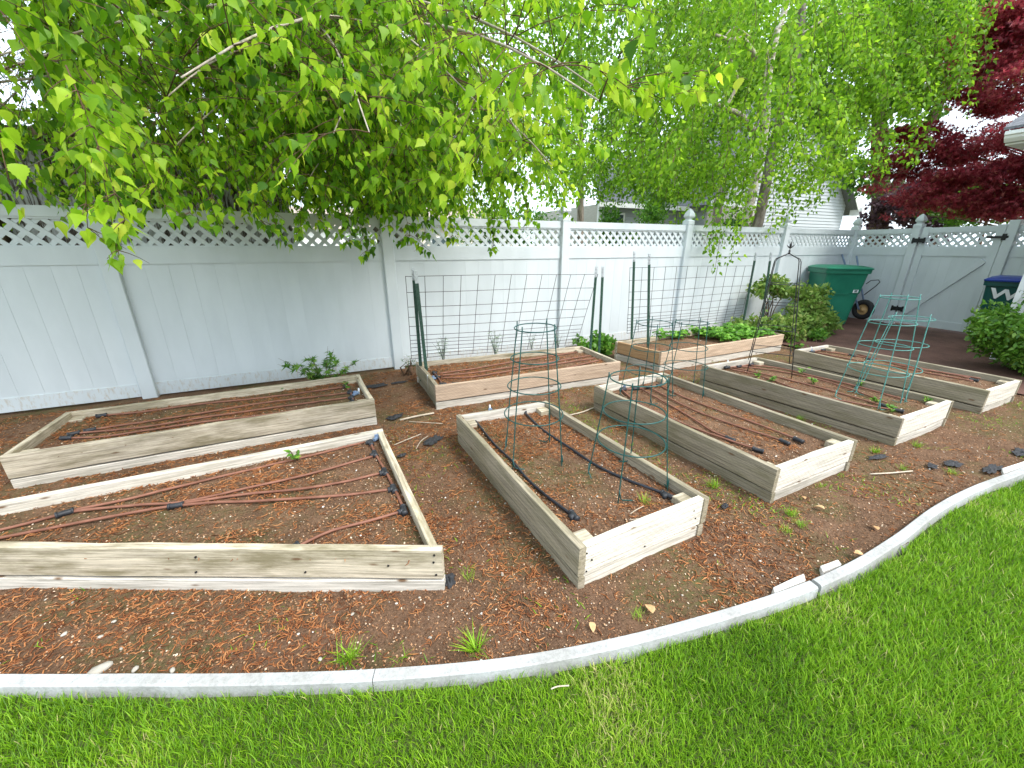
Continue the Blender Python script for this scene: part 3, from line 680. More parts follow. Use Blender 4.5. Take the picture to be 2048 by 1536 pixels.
TP = [((842, 742), (826, 535), 'green steel post with pale tip, leftmost at the left trellis'), ((853, 744), (831, 541), 'green steel post with pale tip, right one of the leftmost pair'),
      ((1180, 705), (1193, 533), 'green steel post at the right edge of the left trellis'), ((1198, 705), (1206, 533), 'green steel post standing just right of the left trellis'),
      ((1263, 688), (1269, 503), 'green steel post at the left edge of the right trellis, behind'), ((1296, 697), (1299, 508), 'green steel post at the left of the right trellis, in front'),
      ((1485, 655), (1513, 505), 'green steel post at the right edge of the right trellis'), ((1522, 660), (1543, 505), 'green steel post between right trellis and black obelisk')]
for b, tp, lb in TP:
    g = at(*b, .17); q = onY(*tp, g.y); tpost(g, q, lb)

# ------------------------------------------------------------------ wire trellis panels
def trellis(bl, br, tl, tr, label, nv, rows):
    bl, br, tl, tr = map(Vector, (bl, br, tl, tr)); t = thing('wire_trellis', label, 'trellis', tuple((bl + br) / 2), 'wire trellis panels by the fence')
    for i in range(nv):
        f = i / (nv - 1); a = bl.lerp(br, f); b = tl.lerp(tr, f); mid = (a + b) / 2 + Vector((0, random.uniform(-.006, .006), 0)); build(MB().tube([a, mid, b], .0031, 5), 'upright_wire', 'wire_panel', t)
    for f in rows:
        a = bl.lerp(tl, f); b = br.lerp(tr, f); pts = [a.lerp(b, k / 6) + Vector((0, .003 + .006 * math.sin(k * 1.7 + f * 9), .005 * math.sin(k * 1.1 + f * 5))) for k in range(7)]
        build(MB().tube(pts, .0032, 5), 'cross_wire', 'wire_panel', t)
HR = [1.2, 1.03, .87, .755, .65, .545, .49, .45, .405, .36, .32, .28]; rows = [(h - .28) / .92 for h in HR]
trellis(onY(823, 718, 4.37), onY(1153, 690, 4.30), onY(811, 552, 4.37), onY(1196, 548, 4.30), 'dark wire grid trellis on the left, behind the tall green cage', 13, rows)
trellis(onY(1254, 667, 4.42), onY(1481, 640, 4.50), onY(1260, 535, 4.42), onY(1508, 531, 4.50), 'dark wire grid trellis on the right, above the strawberries', 13, rows)

# ------------------------------------------------------------------ tomato cages (upside-down: narrow ring on top)
def cage(label, c, zs, rs, rb, mat, phase=.4, gz=.17, lean=(0, 0)):
    t = thing('tomato_cage', label, 'tomato cage', (c[0], c[1], gz), 'wire tomato cages standing in the beds')
    zt = zs[0]
    def cen(z): f = (z - gz) / (zt - gz); return Vector((c[0] + lean[0] * f, c[1] + lean[1] * f, z))
    def rad(z): return float(np.interp(z, [gz] + zs[::-1], [rb] + rs[::-1]))
    wr = .0038
    for z, r_ in zip(zs, rs):
        M = Matrix.Rotation(random.uniform(-.03, .03), 3, 'X') @ Matrix.Rotation(random.uniform(-.03, .03), 3, 'Y'); build(MB().ring(cen(z), r_, wr, 30, 5, M), 'ring', mat, t, True)
    for k in range(4):
        a = phase + k * math.pi / 2 + random.uniform(-.08, .08); pts = []
        for z in [zt + random.uniform(.015, .04), zt] + zs[1:] + [gz + .0, gz - .05]:
            r_ = rad(max(min(z, zt), gz)) + wr * 1.6; q = cen(z) + Vector((math.cos(a) * r_, math.sin(a) * r_, 0)); pts.append(q)
        mb = MB().tube(pts, wr, 6)
        f = pts[-2]; tang = Vector((-math.sin(a), math.cos(a), 0)); out = Vector((math.cos(a), math.sin(a), 0))
        mb.tube([f + Vector((0, 0, .07)), f + tang * .012 + Vector((0, 0, .02)), f + tang * .02 + Vector((0, 0, .006)) - out * .01, f + tang * .07 + Vector((0, 0, .008)) - out * .03], wr * .9, 5)
        build(mb, 'leg', mat, t, True)
cage('tall dark green tomato cage in the nearest centre bed, rear one', (1.13, 2.09), [1.04, .85, .67, .48], [.127, .149, .169, .19], .215, 'wire_green', .5)
cage('dark green tomato cage in the nearest centre bed, front one', (1.5, 1.58), [.82, .62, .44], [.15, .171, .192], .225, 'wire_green', -.85)
cage('dark green tomato cage behind the front cage, left of a pair', (2.63, 2.64), [.86, .64, .42], [.148, .172, .203], .235, 'wire_green', .9)
cage('dark green tomato cage, right one of the pair under the right trellis', (3.05, 2.60), [.84, .61, .43], [.148, .168, .195], .215, 'wire_green', .2)
cage('tall pale teal tomato cage in front of the gate', (4.37, 1.68), [1.10, .89, .69, .47], [.127, .158, .183, .21], .24, 'wire_teal', .75)
cage('shorter pale teal tomato cage right of the taller teal one', (4.70, 1.72), [.89, .66, .44], [.155, .182, .206], .225, 'wire_teal', 1.1, lean=(.1, 0.0))

# ------------------------------------------------------------------ black wire obelisk
ob = thing('garden_obelisk', 'black wire plant obelisk with leafy finial in front of the shrubs', 'obelisk', (4.45, 2.66, .17))
oc = Vector((4.45, 2.66, 0)); tops = Vector((4.33, 2.64, 0))
def opt(k, z):
    f = (z - .12) / (1.38 - .12); c = oc.lerp(tops, f); r_ = .30 * (1 - f) + .15 * f; a = R(-100 + 90 * k); return c + Vector((math.cos(a) * r_, math.sin(a) * r_, z))
for k in range(4): build(MB().tube([opt(k, .1), opt(k, .7), opt(k, 1.36), opt(k, 1.385).lerp(Vector((tops.x, tops.y, 1.4)), .08), Vector((tops.x, tops.y, 1.44))], .0046, 6), 'upright', 'wire_black', ob, True)
for z in (.42, .67, .93, 1.14): build(MB().tube([opt(k % 4, z) for k in range(5)], .0040, 6), 'cross_rung', 'wire_black', ob)
tc = Vector((tops.x, tops.y, 1.43)); mb = MB().lathe(tc, [(.004, 0), (.014, .01), (.006, .022), (.012, .032), (.004, .045), (.005, .07), (.012, .085), (.006, .11), (.001, .125)], 8)
for k in range(4):
    a = R(45 + 90 * k); d = Vector((math.cos(a), math.sin(a), 0)); mb.tube([tc + Vector((0, 0, .06)), tc + d * .02 + Vector((0, 0, .075)), tc + d * .034 + Vector((0, 0, .095))], [.004, .006, .001], 5)
build(mb, 'finial', 'wire_black', ob, True)

# ------------------------------------------------------------------ wheeled bins
def rrect(hx, hy, r_, n=5):
    out = []
    for cx, cy, a0 in ((hx - r_, hy - r_, 0), (-hx + r_, hy - r_, 90), (-hx + r_, -hy + r_, 180), (hx - r_, -hy + r_, 270)):
        for i in range(n + 1): a = R(a0 + 90 * i / n); out.append((cx + r_ * math.cos(a), cy + r_ * math.sin(a)))
    return out
def loft(secs):
    mb = MB(); n = len(secs[0]); V = [p for s in secs for p in s]; m = len(secs)
    F = [(i * n + k, i * n + (k + 1) % n, (i + 1) * n + (k + 1) % n, (i + 1) * n + k) for i in range(m - 1) for k in range(n)]
    return mb.add(V, F + [tuple(reversed(range(n))), tuple((m - 1) * n + k for k in range(n))])
def bin_(label, loc, ang, mat, lidmat, s=1.0):
    """front of the bin faces local -Y, wheels at the back"""
    M = Matrix.Translation(loc) @ Matrix.Rotation(ang, 4, 'Z'); t = thing('wheeled_bin', label, 'bin', tuple(loc)); W = lambda p: M @ (Vector(p) * s)
    def sect(z, hx, y0, y1, r_): return [W((x, y + (y0 + y1) / 2, z)) for x, y in rrect(hx, (y1 - y0) / 2, r_)]
    body = loft([sect(.03, .235, -.24, .24, .05), sect(.06, .245, -.25, .25, .06), sect(.58, .285, -.315, .31, .06), sect(.60, .295, -.33, .31, .06), sect(.93, .32, -.38, .33, .06), sect(.935, .345, -.41, .35, .06), sect(1.0, .35, -.415, .355, .06)])
    build(body, 'body', mat, t, False)
    lid = loft([sect(1.002, .352, -.44, .36, .06), sect(1.022, .358, -.445, .37, .06), sect(1.040, .33, -.41, .37, .06), sect(1.062, .25, -.30, .33, .06), sect(1.066, .2, -.2, .25, .06)])
    lo = build(lid, 'lid', lidmat, t, False)
    hb = MB()
    for x in (-.16, .16): hb.box(W((x, .38, .99)), (.05 * s, .12 * s, .06 * s), Matrix.Rotation(ang, 3, 'Z'))
    hb.tube([W((-.24, .43, .99)), W((.24, .43, .99))], .018 * s, 10); build(hb, 'handle', mat, t)
    for x in (-.25, .25):
        Mr = Matrix.Rotation(ang, 3, 'Z') @ Matrix.Rotation(R(90), 3, 'Y'); wv = build(MB().lathe(W((x, .29, .13)), [(.03, -.028), (.12, -.03), (.13, -.015), (.13, .015), (.12, .03), (.03, .028)], 20, 0, Mr), 'wheel', 'rubber', t, False)
    return t, W, ang
bt, BW, ba = bin_('large green wheeled rubbish bin in front of the fence corner', Vector((9.22, 4.62, .02)), R(-38), 'bin_green', 'bin_green', 1.08)
# small white sticker and moulded strip on the front
rz = Matrix.Rotation(ba, 3, 'Z')
def sticker(pts, text, size, mat, parent, M4, name='sticker'):
    cu = bpy.data.curves.new('txt', 'FONT'); cu.body = text; cu.size = size; cu.extrude = .001; cu.align_x = 'CENTER'; cu.align_y = 'CENTER'; cu.offset = size * .03
    to = bpy.data.objects.new('txt', cu); COL.objects.link(to); dg = bpy.context.evaluated_depsgraph_get(); me = bpy.data.meshes.new_from_object(to.evaluated_get(dg)); bpy.data.objects.remove(to)
    me.materials.clear(); return place(name, me, mat, parent, M4)
bin2, BW2, ba2 = bin_('dark teal wheeled bin with blue lid and white letters behind the laurel shrub', Vector((9.50, 2.30, .02)), R(-78), 'bin_dark', 'lid_blue', 1.0)
def front_text(Wf, ang, text, size, x, z, mat, parent, name, shear=0, sx=1.25):
    # local -Y face: text x axis = +x local, up = z, normal -y ; face leans outward with height
    y = float(np.interp(z, [.6, .93], [-.333, -.383])) - .003; p = Wf((x, y, z)); tilt = math.atan2(.05, .33)
    M4 = Matrix.Translation(p) @ Matrix.Rotation(ang, 4, 'Z') @ Matrix.Rotation(R(90) + tilt, 4, 'X') @ Matrix(((sx, shear, 0, 0), (0, 1, 0, 0), (0, 0, 1, 0), (0, 0, 0, 1)))
    return sticker(None, text, size, mat, parent, M4, name)
front_text(BW2, ba2, 'WM', .20, .0, .80, 'sticker_white', bin2, 'lettering', .25, 1.4)
mb = MB().box((0, 0, 0), (.085, .002, .055), None); p = BW((.2, -.336, .635)); place('sticker', mb.mesh('sticker'), 'sticker_white', bt, Matrix.Translation(p) @ Matrix.Rotation(ba, 4, 'Z') @ Matrix.Rotation(R(8), 4, 'X'))
front_text(BW, ba, 'SE', .05, .2, .637, 'bin_dark', bt, 'lettering', 0, 1.1)
build(MB().box(BW((0, -.322, .585)), (.25, .02, .022), rz), 'moulding', 'bin_green', bt)

# ------------------------------------------------------------------ wheelbarrow stood on end against the fence corner
wc = onX(1726, 619, 10.05); wb = thing('wheelbarrow', 'wheelbarrow stood upright behind the green bin, tyre with tan rim', 'wheelbarrow', (wc.x, wc.y, 0))
axd = Vector((.86, -.10, 0)).normalized(); zq = Vector((0, 0, 1)); Mw = Matrix((zq.cross(axd).normalized(), zq, axd)).transposed()
ty = build(MB().ring(wc, .15, .052, 32, 10, Mw), 'tyre', 'rubber', wb, True); ty.scale = (1, 1, 1)
build(MB().lathe(wc, [(.02, -.05), (.03, -.045), (.05, -.02), (.105, -.012), (.118, -.035), (.122, -.03), (.122, .03), (.118, .035), (.105, .012), (.05, .02), (.02, .05)], 24, 0, Mw), 'rim', 'rim_tan', wb, True)
for s_, (u, v) in ((-1, (1684, 509)), (1, (1713, 512))):
    topp = onX(u, v, 10.25); basep = wc + axd * (.09 * s_) + Vector((0, .02, 0)); build(MB().tube([basep, basep.lerp(topp, .5), topp], .017, 8), 'handle', 'handle_blue', wb, True)
br = [onX(u, v, 9.92) for u, v in ((1728, 590), (1752, 572), (1760, 564), (1757, 560), (1742, 561), (1732, 568))]
build(MB().tube(br, .008, 6), 'leg_brace', 'wire_black', wb, True)
tb = MB(); q = wc + Vector((.24, .30, 0))
S = []
for z, hw, dp in ((.30, .12, .0), (.45, .18, .06), (.90, .20, .10), (1.0, .18, .0)): S.append([Vector((10.28 + .0, wc.y + .48 + y, z)) + Vector((x_, 0, 0)) for x_, y in ((-dp - .10, -hw * .8), (-dp - .10, hw * .8), (.06, hw), (.06, -hw))])
build(loft(S), 'tray', 'tray_grey', wb)

# ------------------------------------------------------------------ own house corner at the right: wall, eave, gutter, downspout
hs = thing('house', 'house corner at the right edge with white gutter and downspout', 'house', (10, .5, 0))
for i in range(24): 
    z = .1 + i * .11; build(MB().box((8.62, -1.2, z + .057), (.03, 6.3, .112), Matrix.Rotation(R(5), 3, 'Y')), 'siding_board', 'siding_tan', hs)
build(MB().box((10.7, -1.2, 1.3), (4.1, 6.28, 2.75)), 'wall', 'siding_tan', hs)
build(MB().box((8.60, 1.97, 1.35), (.10, .10, 2.7)), 'corner_trim', 'trim_white', hs)
ev = onX(2009, 292, 8.15); EZ = ev.z
build(MB().box((8.45, ev.y - 3.0, EZ + .02), (.6, 6.0, .03)), 'soffit', 'trim_white', hs)
build(MB().box((8.165, ev.y - 3.0, EZ + .10), (.03, 6.0, .15)), 'fascia', 'trim_white', hs)
gut = MB(); prof = [(0, .03), (-.05, .03), (-.09, .07), (-.10, .10), (-.12, .11), (-.12, .15), (0, .15)]
gut.add([(8.15 + a, y, EZ + z) for y in (ev.y - 6.0, ev.y) for a, z in prof], [(i, i + 1, i + 8, i + 7) for i in range(6)] + [tuple(range(7)), tuple(reversed(range(7, 14)))]); build(gut, 'gutter', 'trim_white', hs)
rf = MB(); rf.add([(8.05, ev.y + .03, EZ + .17), (8.05, ev.y - 6.1, EZ + .17), (11.5, ev.y - 6.1, EZ + 1.9), (11.5, ev.y + .03, EZ + 1.9), (8.05, ev.y + .03, EZ + .20), (8.05, ev.y - 6.1, EZ + .20), (11.5, ev.y - 6.1, EZ + 1.93), (11.5, ev.y + .03, EZ + 1.93)], [(0, 1, 2, 3), (7, 6, 5, 4), (0, 4, 5, 1), (3, 2, 6, 7), (0, 3, 7, 4), (1, 5, 6, 2)]); build(rf, 'roof', 'shingle', hs)
dsp = onX(2041, 570, 8.38); build(MB().box((8.40, dsp.y - .02, EZ / 2), (.075, .055, EZ)), 'downspout', 'trim_white', hs)

# ------------------------------------------------------------------ weathered shed behind the left fence
sh = thing('shed', 'weathered shed of peeling whitewashed boards behind the left fence', 'shed', (-2.2, 6.6, 0))
x = -4.6
while x < -.35:
    w_ = random.uniform(.12, .17); build(MB().box((x + w_ / 2, 6.55 + random.uniform(-.006, .006), 1.32), (w_ - .008, .025, 2.64)), 'plank', 'barn_wood', sh); x += w_
build(MB().box((-2.5, 7.6, 1.3), (4.3, 2.02, 2.6)), 'wall', 'bark_brown', sh)
build(MB().box((-2.5, 7.5, 2.74), (4.9, 2.5, .08), Matrix.Rotation(R(6), 3, 'X')), 'roof', 'bark_brown', sh)
build(MB().box((-3.12, 6.49, 1.3), (.14, .09, 2.6)), 'corner_post', 'bark_brown', sh)

# ------------------------------------------------------------------ neighbour's grey house behind the fence
nh = thing('house', "neighbouring grey sided house with gable behind the fence", 'house', (15, 13, 0))
def siding(x0, x1, Y, z0, z1, mat, step=.125, clip=None):
    z = z0
    while z < z1:
        a, b = x0, x1
        if clip: a, b = clip(z + step)
        if b - a > .1: build(MB().box(((a + b) / 2, Y, z + step / 2), (b - a, .018, step * 1.04), Matrix.Rotation(R(-11), 3, 'X')), 'siding_board', mat, nh)
        z += step
# main body, ridge along X, roof slope to the garden
siding(9.6, 14.3, 13.0, 1.0, 3.0, 'siding_grey'); build(MB().box((12, 15.5, 1.5), (4.8, 4.9, 3.0)), 'wall', 'siding_tan', nh)
def slab(P, th, mat, name): 
    P = [Vector(p) for p in P]; nn = (P[1] - P[0]).cross(P[2] - P[0]).normalized(); Q = [p + nn * th for p in P]
    return build(MB().add(P + Q, [(3, 2, 1, 0), (4, 5, 6, 7), (0, 1, 5, 4), (1, 2, 6, 5), (2, 3, 7, 6), (3, 0, 4, 7)]), name, mat, nh)
slab([(9.2, 12.5, 2.95), (14.8, 12.5, 2.95), (14.8, 16.0, 5.2), (11.2, 16.0, 5.2)], .09, 'shingle', 'roof')
build(MB().box((12, 12.47, 2.93), (5.6, .04, .16)), 'fascia', 'trim_white', nh); build(MB().box((9.6, 12.97, 2.0), (.13, .1, 2.2)), 'corner_trim', 'trim_white', nh); build(MB().box((11.55, 12.96, 2.0), (.13, .1, 2.2)), 'corner_trim', 'trim_white', nh)
wd = build(MB().box((10.45, 12.955, 2.35), (.62, .05, .75)), 'window', 'trim_white', nh); build(MB().box((10.45, 12.935, 2.35), (.46, .03, .60)), 'pane', 'glass_dark', wd)
# gable wing towards the garden
GX0, GX1, GY, GE, GP = 14.0, 23.2, 12.0, 3.45, 8.0; gm_ = (GX0 + GX1) / 2
def gclip(z):
    if z < GE: return GX0, GX1
    f = (z - GE) / (GP - GE); return GX0 + (gm_ - GX0) * f, GX1 - (GX1 - gm_) * f
siding(GX0, GX1, GY, .9, GP, 'siding_grey', .135, gclip)
build(MB().add([(GX0, GY + .02, 0), (GX1, GY + .02, 0), (GX1, GY + .02, GE), (gm_, GY + .02, GP), (GX0, GY + .02, GE), (GX0, 18, 0), (GX1, 18, 0), (GX1, 18, GE), (gm_, 18, GP), (GX0, 18, GE)], [(4, 3, 2, 1, 0), (5, 6, 7, 8, 9), (0, 5, 9, 4), (1, 2, 7, 6)]), 'wall', 'siding_grey', nh)
sl = (GP - GE) / (gm_ - GX0)
slab([(GX0 - .5, 11.5, GE - .5 * sl + .06), (gm_, 11.5, GP + .06), (gm_, 18.2, GP + .06), (GX0 - .5, 18.2, GE - .5 * sl + .06)], -.1, 'shingle', 'roof')
slab([(gm_, 11.5, GP + .06), (GX1 + .5, 11.5, GE - .5 * sl + .06), (GX1 + .5, 18.2, GE - .5 * sl + .06), (gm_, 18.2, GP + .06)], -.1, 'shingle', 'roof')
for a, b in (((GX0 - .5, GE - .5 * sl), (gm_, GP)), ((gm_, GP), (GX1 + .5, GE - .5 * sl))):
    p, q = Vector((a[0], 11.48, a[1])), Vector((b[0], 11.48, b[1])); d = (q - p); ln = d.length; d.normalize(); nn = Vector((0, 1, 0)); build(MB().box((p + q) / 2 + Vector((0, 0, -.04)), (ln, .03, .2), Matrix((d, nn, d.cross(nn))).transposed()), 'rake_board', 'trim_white', nh)
build(MB().box((15.6, 11.92, 3.1), (3.6, .12, .14)), 'trim_band', 'trim_white', nh); build(MB().box((15.5, 11.93, 2.0), (3.2, .1, 2.05)), 'porch_recess', 'siding_tan', nh)
lb = MB().box((14.35, 11.80, 2.72), (.12, .12, .16)); lb.lathe((14.35, 11.80, 2.8), [(.11, 0), (.05, .05), (.001, .09)], 8); lb.box((14.35, 11.86, 2.84), (.03, .12, .03)); build(lb, 'lantern', 'wire_black', nh)
build(MB().box((GX1 + .35, 11.6, GE - .35), (.3, .5, .35)), 'eave_return', 'trim_white', nh)
# far pale houses seen through the lattice
def far_house(label, x, y, wx, wz, mat):
    t = thing('house', label, 'house', (x, y, 0)); build(MB().box((x, y + 4, wz / 2), (wx, 8, wz)), 'wall', mat, t)
    build(MB().add([(x - wx / 2 - .5, y - .5, wz), (x + wx / 2 + .5, y - .5, wz), (x + wx / 2 + .5, y + 8.5, wz), (x - wx / 2 - .5, y + 8.5, wz), (x - wx / 2 + 1, y + 4, wz + 2.0), (x + wx / 2 - 1, y + 4, wz + 2.0)], [(0, 1, 5, 4), (2, 3, 4, 5), (1, 2, 5), (3, 0, 4), (3, 2, 1, 0)]), 'roof', 'roof_tan', t)
    for k in (-1, 1):
        wd = build(MB().box((x + k * wx * .25, y - .03, wz * .55), (1.5, .08, 1.3)), 'window', 'trim_white', t); build(MB().box((x + k * wx * .25, y - .07, wz * .55), (1.3, .05, 1.1)), 'pane', 'glass_dark', t)
far_house('pale tan house far behind, seen through the middle lattice', 11.5, 34, 9, 3.0, 'stucco')
far_house('pale house far behind the first birch', 0.5, 40, 11, 3.0, 'trim_white')

# ================================================================== TREES
def bez(a, b, c, n): return [a * (1 - t) ** 2 + b * 2 * t * (1 - t) + c * t * t for t in np.linspace(0, 1, n)]
def stem_tube(mb, pts, r0, r1, n=8, j=.0):
    m = len(pts); mb.tube([Vector(p) for p in pts], [r0 + (r1 - r0) * i / (m - 1) for i in range(m)], n)
def inview(P, mu=1.45, mv=1.35):
    x, y, z = P[:, 0], P[:, 1], P[:, 2] - CAM_H; a = x * math.cos(YAW) - y * math.sin(YAW); b = x * math.sin(YAW) + y * math.cos(YAW)
    fw = b * math.cos(PITCH) - z * math.sin(PITCH); up = b * math.sin(PITCH) + z * math.cos(PITCH)
    return (fw > .1) & (np.abs(a) < mu * 1.294 * fw) & (up < mv * .971 * fw)

# ------------------------------------------------------------------ generic crown filler: blobs of leaves
def blob_leaves(blobs, n, s, up=.3, seed=1, down=0.0, flat=0.0):
    """blobs: (x,y,z, rx,ry,rz); returns leaf arrays with clumped density"""
    r_ = np.random.default_rng(seed); B = np.array(blobs, float); wv = B[:, 3] * B[:, 4] * B[:, 5]; idx = r_.choice(len(B), n, p=wv / wv.sum())
    q = unit(r_.normal(size=(n, 3))) * (r_.random((n, 1)) ** .45); P = B[idx, :3] + q * B[idx, 3:6]
    k = fbm(P[:, 0] * 2.2 + 3 * P[:, 2], P[:, 1] * 2.2 - 2 * P[:, 2], seed + 5, 3); keep = k > r_.uniform(.30, .52, n); P = P[keep]; q = q[keep]; m = len(P)
    Nn = unit(r_.normal(size=(m, 3))) + q * .5 + np.array([0, 0, up]); D = unit(r_.normal(size=(m, 3))) * np.array([1, 1, 1 - flat]) + q * .3 - np.array([0, 0, down])
    var = np.clip(.42 + .22 * r_.normal(size=m) + .5 * (k[keep] - .5), 0, 1)
    return P, D, Nn, s * r_.uniform(.6, 1.2, m), var

def jitter_blobs(c, R3, k, r_, seed):
    g = np.random.default_rng(seed); out = []
    for i in range(k):
        q = unit(g.normal(size=(1, 3)))[0] * g.random() ** .4; out.append((c[0] + q[0] * R3[0], c[1] + q[1] * R3[1], c[2] + q[2] * R3[2], *(r_ * g.uniform(.6, 1.2, 3))))
    return out

# ------------------------------------------------------------------ first birch: trunk just behind the fence, branches arching over the beds
def front_birch():
    t = thing('birch_tree', 'birch behind the fence whose leafy branches hang over the left beds', 'tree', (.95, 5.75, 0))
    stems = [[(1.03, 5.72, -.05), (1.05, 5.72, 1.6), (1.0, 5.70, 2.4), (.86, 5.66, 3.4), (.6, 5.6, 5.2), (.4, 5.4, 7.2)],
             [(.95, 5.78, -.05), (.8, 5.8, 1.6), (.5, 5.82, 2.2), (.1, 5.8, 3.2), (-.5, 5.7, 5.0), (-.8, 5.5, 6.6)],
             [(1.1, 5.85, -.05), (1.25, 5.9, 1.8), (1.6, 6.0, 3.4), (2.1, 6.0, 5.2), (2.4, 5.9, 6.8)]]
    for i, s in enumerate(stems):
        pts = catmull(s, 6); mb = MB(); m = len(pts); mb.tube(pts, [(.105 if i == 0 else .085) * (1 - .72 * k / (m - 1)) for k in range(m)], 12); build(mb, 'trunk', 'bark_birch' if i == 0 else 'bark_birch_grey', t, True)
    SP = [np.array([list(p) for p in catmull(s, 8)]) for s in stems]
    limbs = MB(); twigs = MB(); LP, LD, LS = [], [], []
    rnd = np.random.default_rng(11)
    def leaf_twig(p, d, ln, n, s, low=False):
        """drooping twig with alternate leaves"""
        dc = math.hypot(p[0], p[1])
        if float(fbm(p[0] * 1.3 + p[2] * .7, p[1] * 1.3 + p[2] * .5, 77, 3)) < .30 + .20 * (dc < 1.6): return
        if dc < 1.3 or p[2] < 1.72 + .12 * float(vnoise(p[0] * 1.5, p[1] * 1.5, 71)) and not low: return
        pts = [p]; d = d / np.linalg.norm(d); k = max(3, int(ln / .06))
        for i in range(k):
            d = d + np.array([rnd.normal(0, .10), rnd.normal(0, .10), -.16]); d /= np.linalg.norm(d); pts.append(pts[-1] + d * ln / k)
        if np.hypot(pts[0][0], pts[0][1]) > 1.35 and (low or pts[-1][2] > 1.68): twigs.tube([Vector(q) for q in pts], [.0022 - .0014 * i / k for i in range(k + 1)], 3, False)
        for i in range(n):
            f = (i + rnd.random()) / n * k; a = int(min(f, k - 1)); q = pts[a] + (pts[a + 1] - pts[a]) * (f - a)
            sd_ = rnd.normal(size=3); sd_ -= d * (sd_ @ d); sd_ /= np.linalg.norm(sd_) + 1e-6
            ld = np.array([0, 0, -1.0]) * rnd.uniform(.7, 1.5) + sd_ * rnd.uniform(.3, .9) + d * .3
            LP.append(q + sd_ * .012); LD.append(ld); LS.append(s * rnd.uniform(.65, 1.15))
    ends = []
    # limb ends spread over the beds and the fence (plan positions), with the height of the drooping ends
    n = 0
    while len(ends) < 96:
        x = rnd.uniform(-3.6, 2.5); y = rnd.uniform(1.25, 6.6)
        if x > .88 * y + .05: continue               # open sky between the two birches
        if math.hypot(x, y) < 1.45: continue
        if x < -.62 * y - .35 and rnd.random() < .6: continue
        if any((x - e[0]) ** 2 + (y - e[1]) ** 2 < .30 ** 2 for e in ends): continue
        n += 1; ends.append((x, y, rnd.uniform(1.95, 2.35) if rnd.random() < .62 else rnd.uniform(2.4, 3.6)))
        if n > 4000: break
    for e in ends:
        e = np.array(e); S = SP[rnd.integers(0, 3)]; dist = math.hypot(e[0] - .9, e[1] - 5.7)
        h = np.clip(e[2] + .35 + .28 * dist + rnd.uniform(-.3, .5), 2.3, 6); st = S[np.argmin(np.abs(S[:, 2] - h))]
        mid = (st + e) / 2 + np.array([rnd.normal(0, .15), rnd.normal(0, .15), .25 + .12 * dist])
        pts = bez(st, mid, e, 14); r0 = .012 + .006 * dist
        vis = [q for q in pts if math.hypot(q[0], q[1]) > 1.5]
        if len(vis) > 2: stem_tube(limbs, vis, r0 * .6, .003, 6)
        for k in range(4, 14):
            q = pts[k]; dr = pts[k] - pts[k - 1]; dr /= np.linalg.norm(dr)
            if math.hypot(q[0], q[1]) < 1.1: continue
            for b in range(3 if k < 8 else 4):
                sdv = np.array([rnd.normal(), rnd.normal(), rnd.normal(-.05, .35)]); sdv -= dr * (sdv @ dr); sdv /= np.linalg.norm(sdv)
                ln = rnd.uniform(.25, .75); dd = sdv + dr * rnd.uniform(.1, .7); dd /= np.linalg.norm(dd)
                sub = bez(q, q + dd * ln * .5 + np.array([0, 0, .05]), q + dd * ln + np.array([0, 0, -.18 * ln]), 6); 
                if min(q2[2] for q2 in sub) < 1.8 or min(math.hypot(q2[0], q2[1]) for q2 in sub) < 1.35: continue
                stem_tube(twigs, sub, .0032, .0015, 4)
                for m_ in range(2, 6):
                    sv = rnd.normal(size=3) * np.array([1, 1, .4]); leaf_twig(sub[m_], dd * .6 + sv * .5, rnd.uniform(.10, .30), rnd.integers(6, 10), .064)
    # a few long hanging twigs that reach below the rest
    for (u, v, D, top) in [(235, 500, 2.3, .55), (175, 455, 2.4, .5), (250, 440, 2.1, .5), (845, 490, 3.3, .55), (820, 470, 3.2, .5), (700, 480, 3.3, .5), (560, 470, 3.4, .45), (600, 455, 3.5, .4), (735, 500, 3.5, .5), (905, 470, 3.6, .5), (985, 492, 3.9, .5),
                           (1010, 440, 3.8, .5), (640, 440, 3.2, .5), (780, 450, 3.3, .45), (380, 425, 2.7, .5), (430, 430, 2.9, .5), (330, 410, 2.5, .5), (20, 370, 2.0, .5), (520, 440, 3.0, .5), (880, 440, 3.5, .5), (1060, 440, 3.9, .4)]:
        tip = np.array(ondist(u, v, D)); st = tip + np.array([rnd.normal(0, .12), rnd.normal(0, .12) + .15, top]); pts = bez(st, (st + tip) / 2 + np.array([0, 0, .12]), tip, 9); stem_tube(twigs, pts, .003, .0012, 4)
        for k in range(1, 9):
            for b in range(3): leaf_twig(pts[k], np.array([rnd.normal(), rnd.normal(), -.4]), rnd.uniform(.05, .13), rnd.integers(2, 5), .062, True)
    P = np.array(LP); D = np.array(LD); S = np.array(LS)
    dist = np.hypot(P[:, 0], P[:, 1])
    ok = (dist > 1.12) & inview(P) & ~((P[:, 0] < -.36 * P[:, 1] - .02) & (P[:, 2] > 1.5 + .20 * dist) & (rnd.random(len(P)) < .85))
    P, D, S, dist = P[ok], D[ok], S[ok], dist[ok]; n = len(P)
    Nn = rnd.normal(size=(n, 3)); Nn[:, 2] *= .5
    to = np.stack([-P[:, 0], -P[:, 1] - 1, 1.5 - P[:, 2] + 1.5], -1); Nn = unit(Nn) + .35 * unit(to)
    var = np.clip(.40 + .16 * (dist < 2.6) + .24 * rnd.normal(size=n) + .6 * (fbm(P[:, 0] * 2 + P[:, 2], P[:, 1] * 2, 81, 3) - .5), 0, 1)  # near leaves lighter: young growth, plus stronger light put into their colour
    build(limbs, 'branches', 'branch_pale', t, True)['kind'] = 'stuff'; build(twigs, 'twigs', 'twig', t, True)['kind'] = 'stuff'
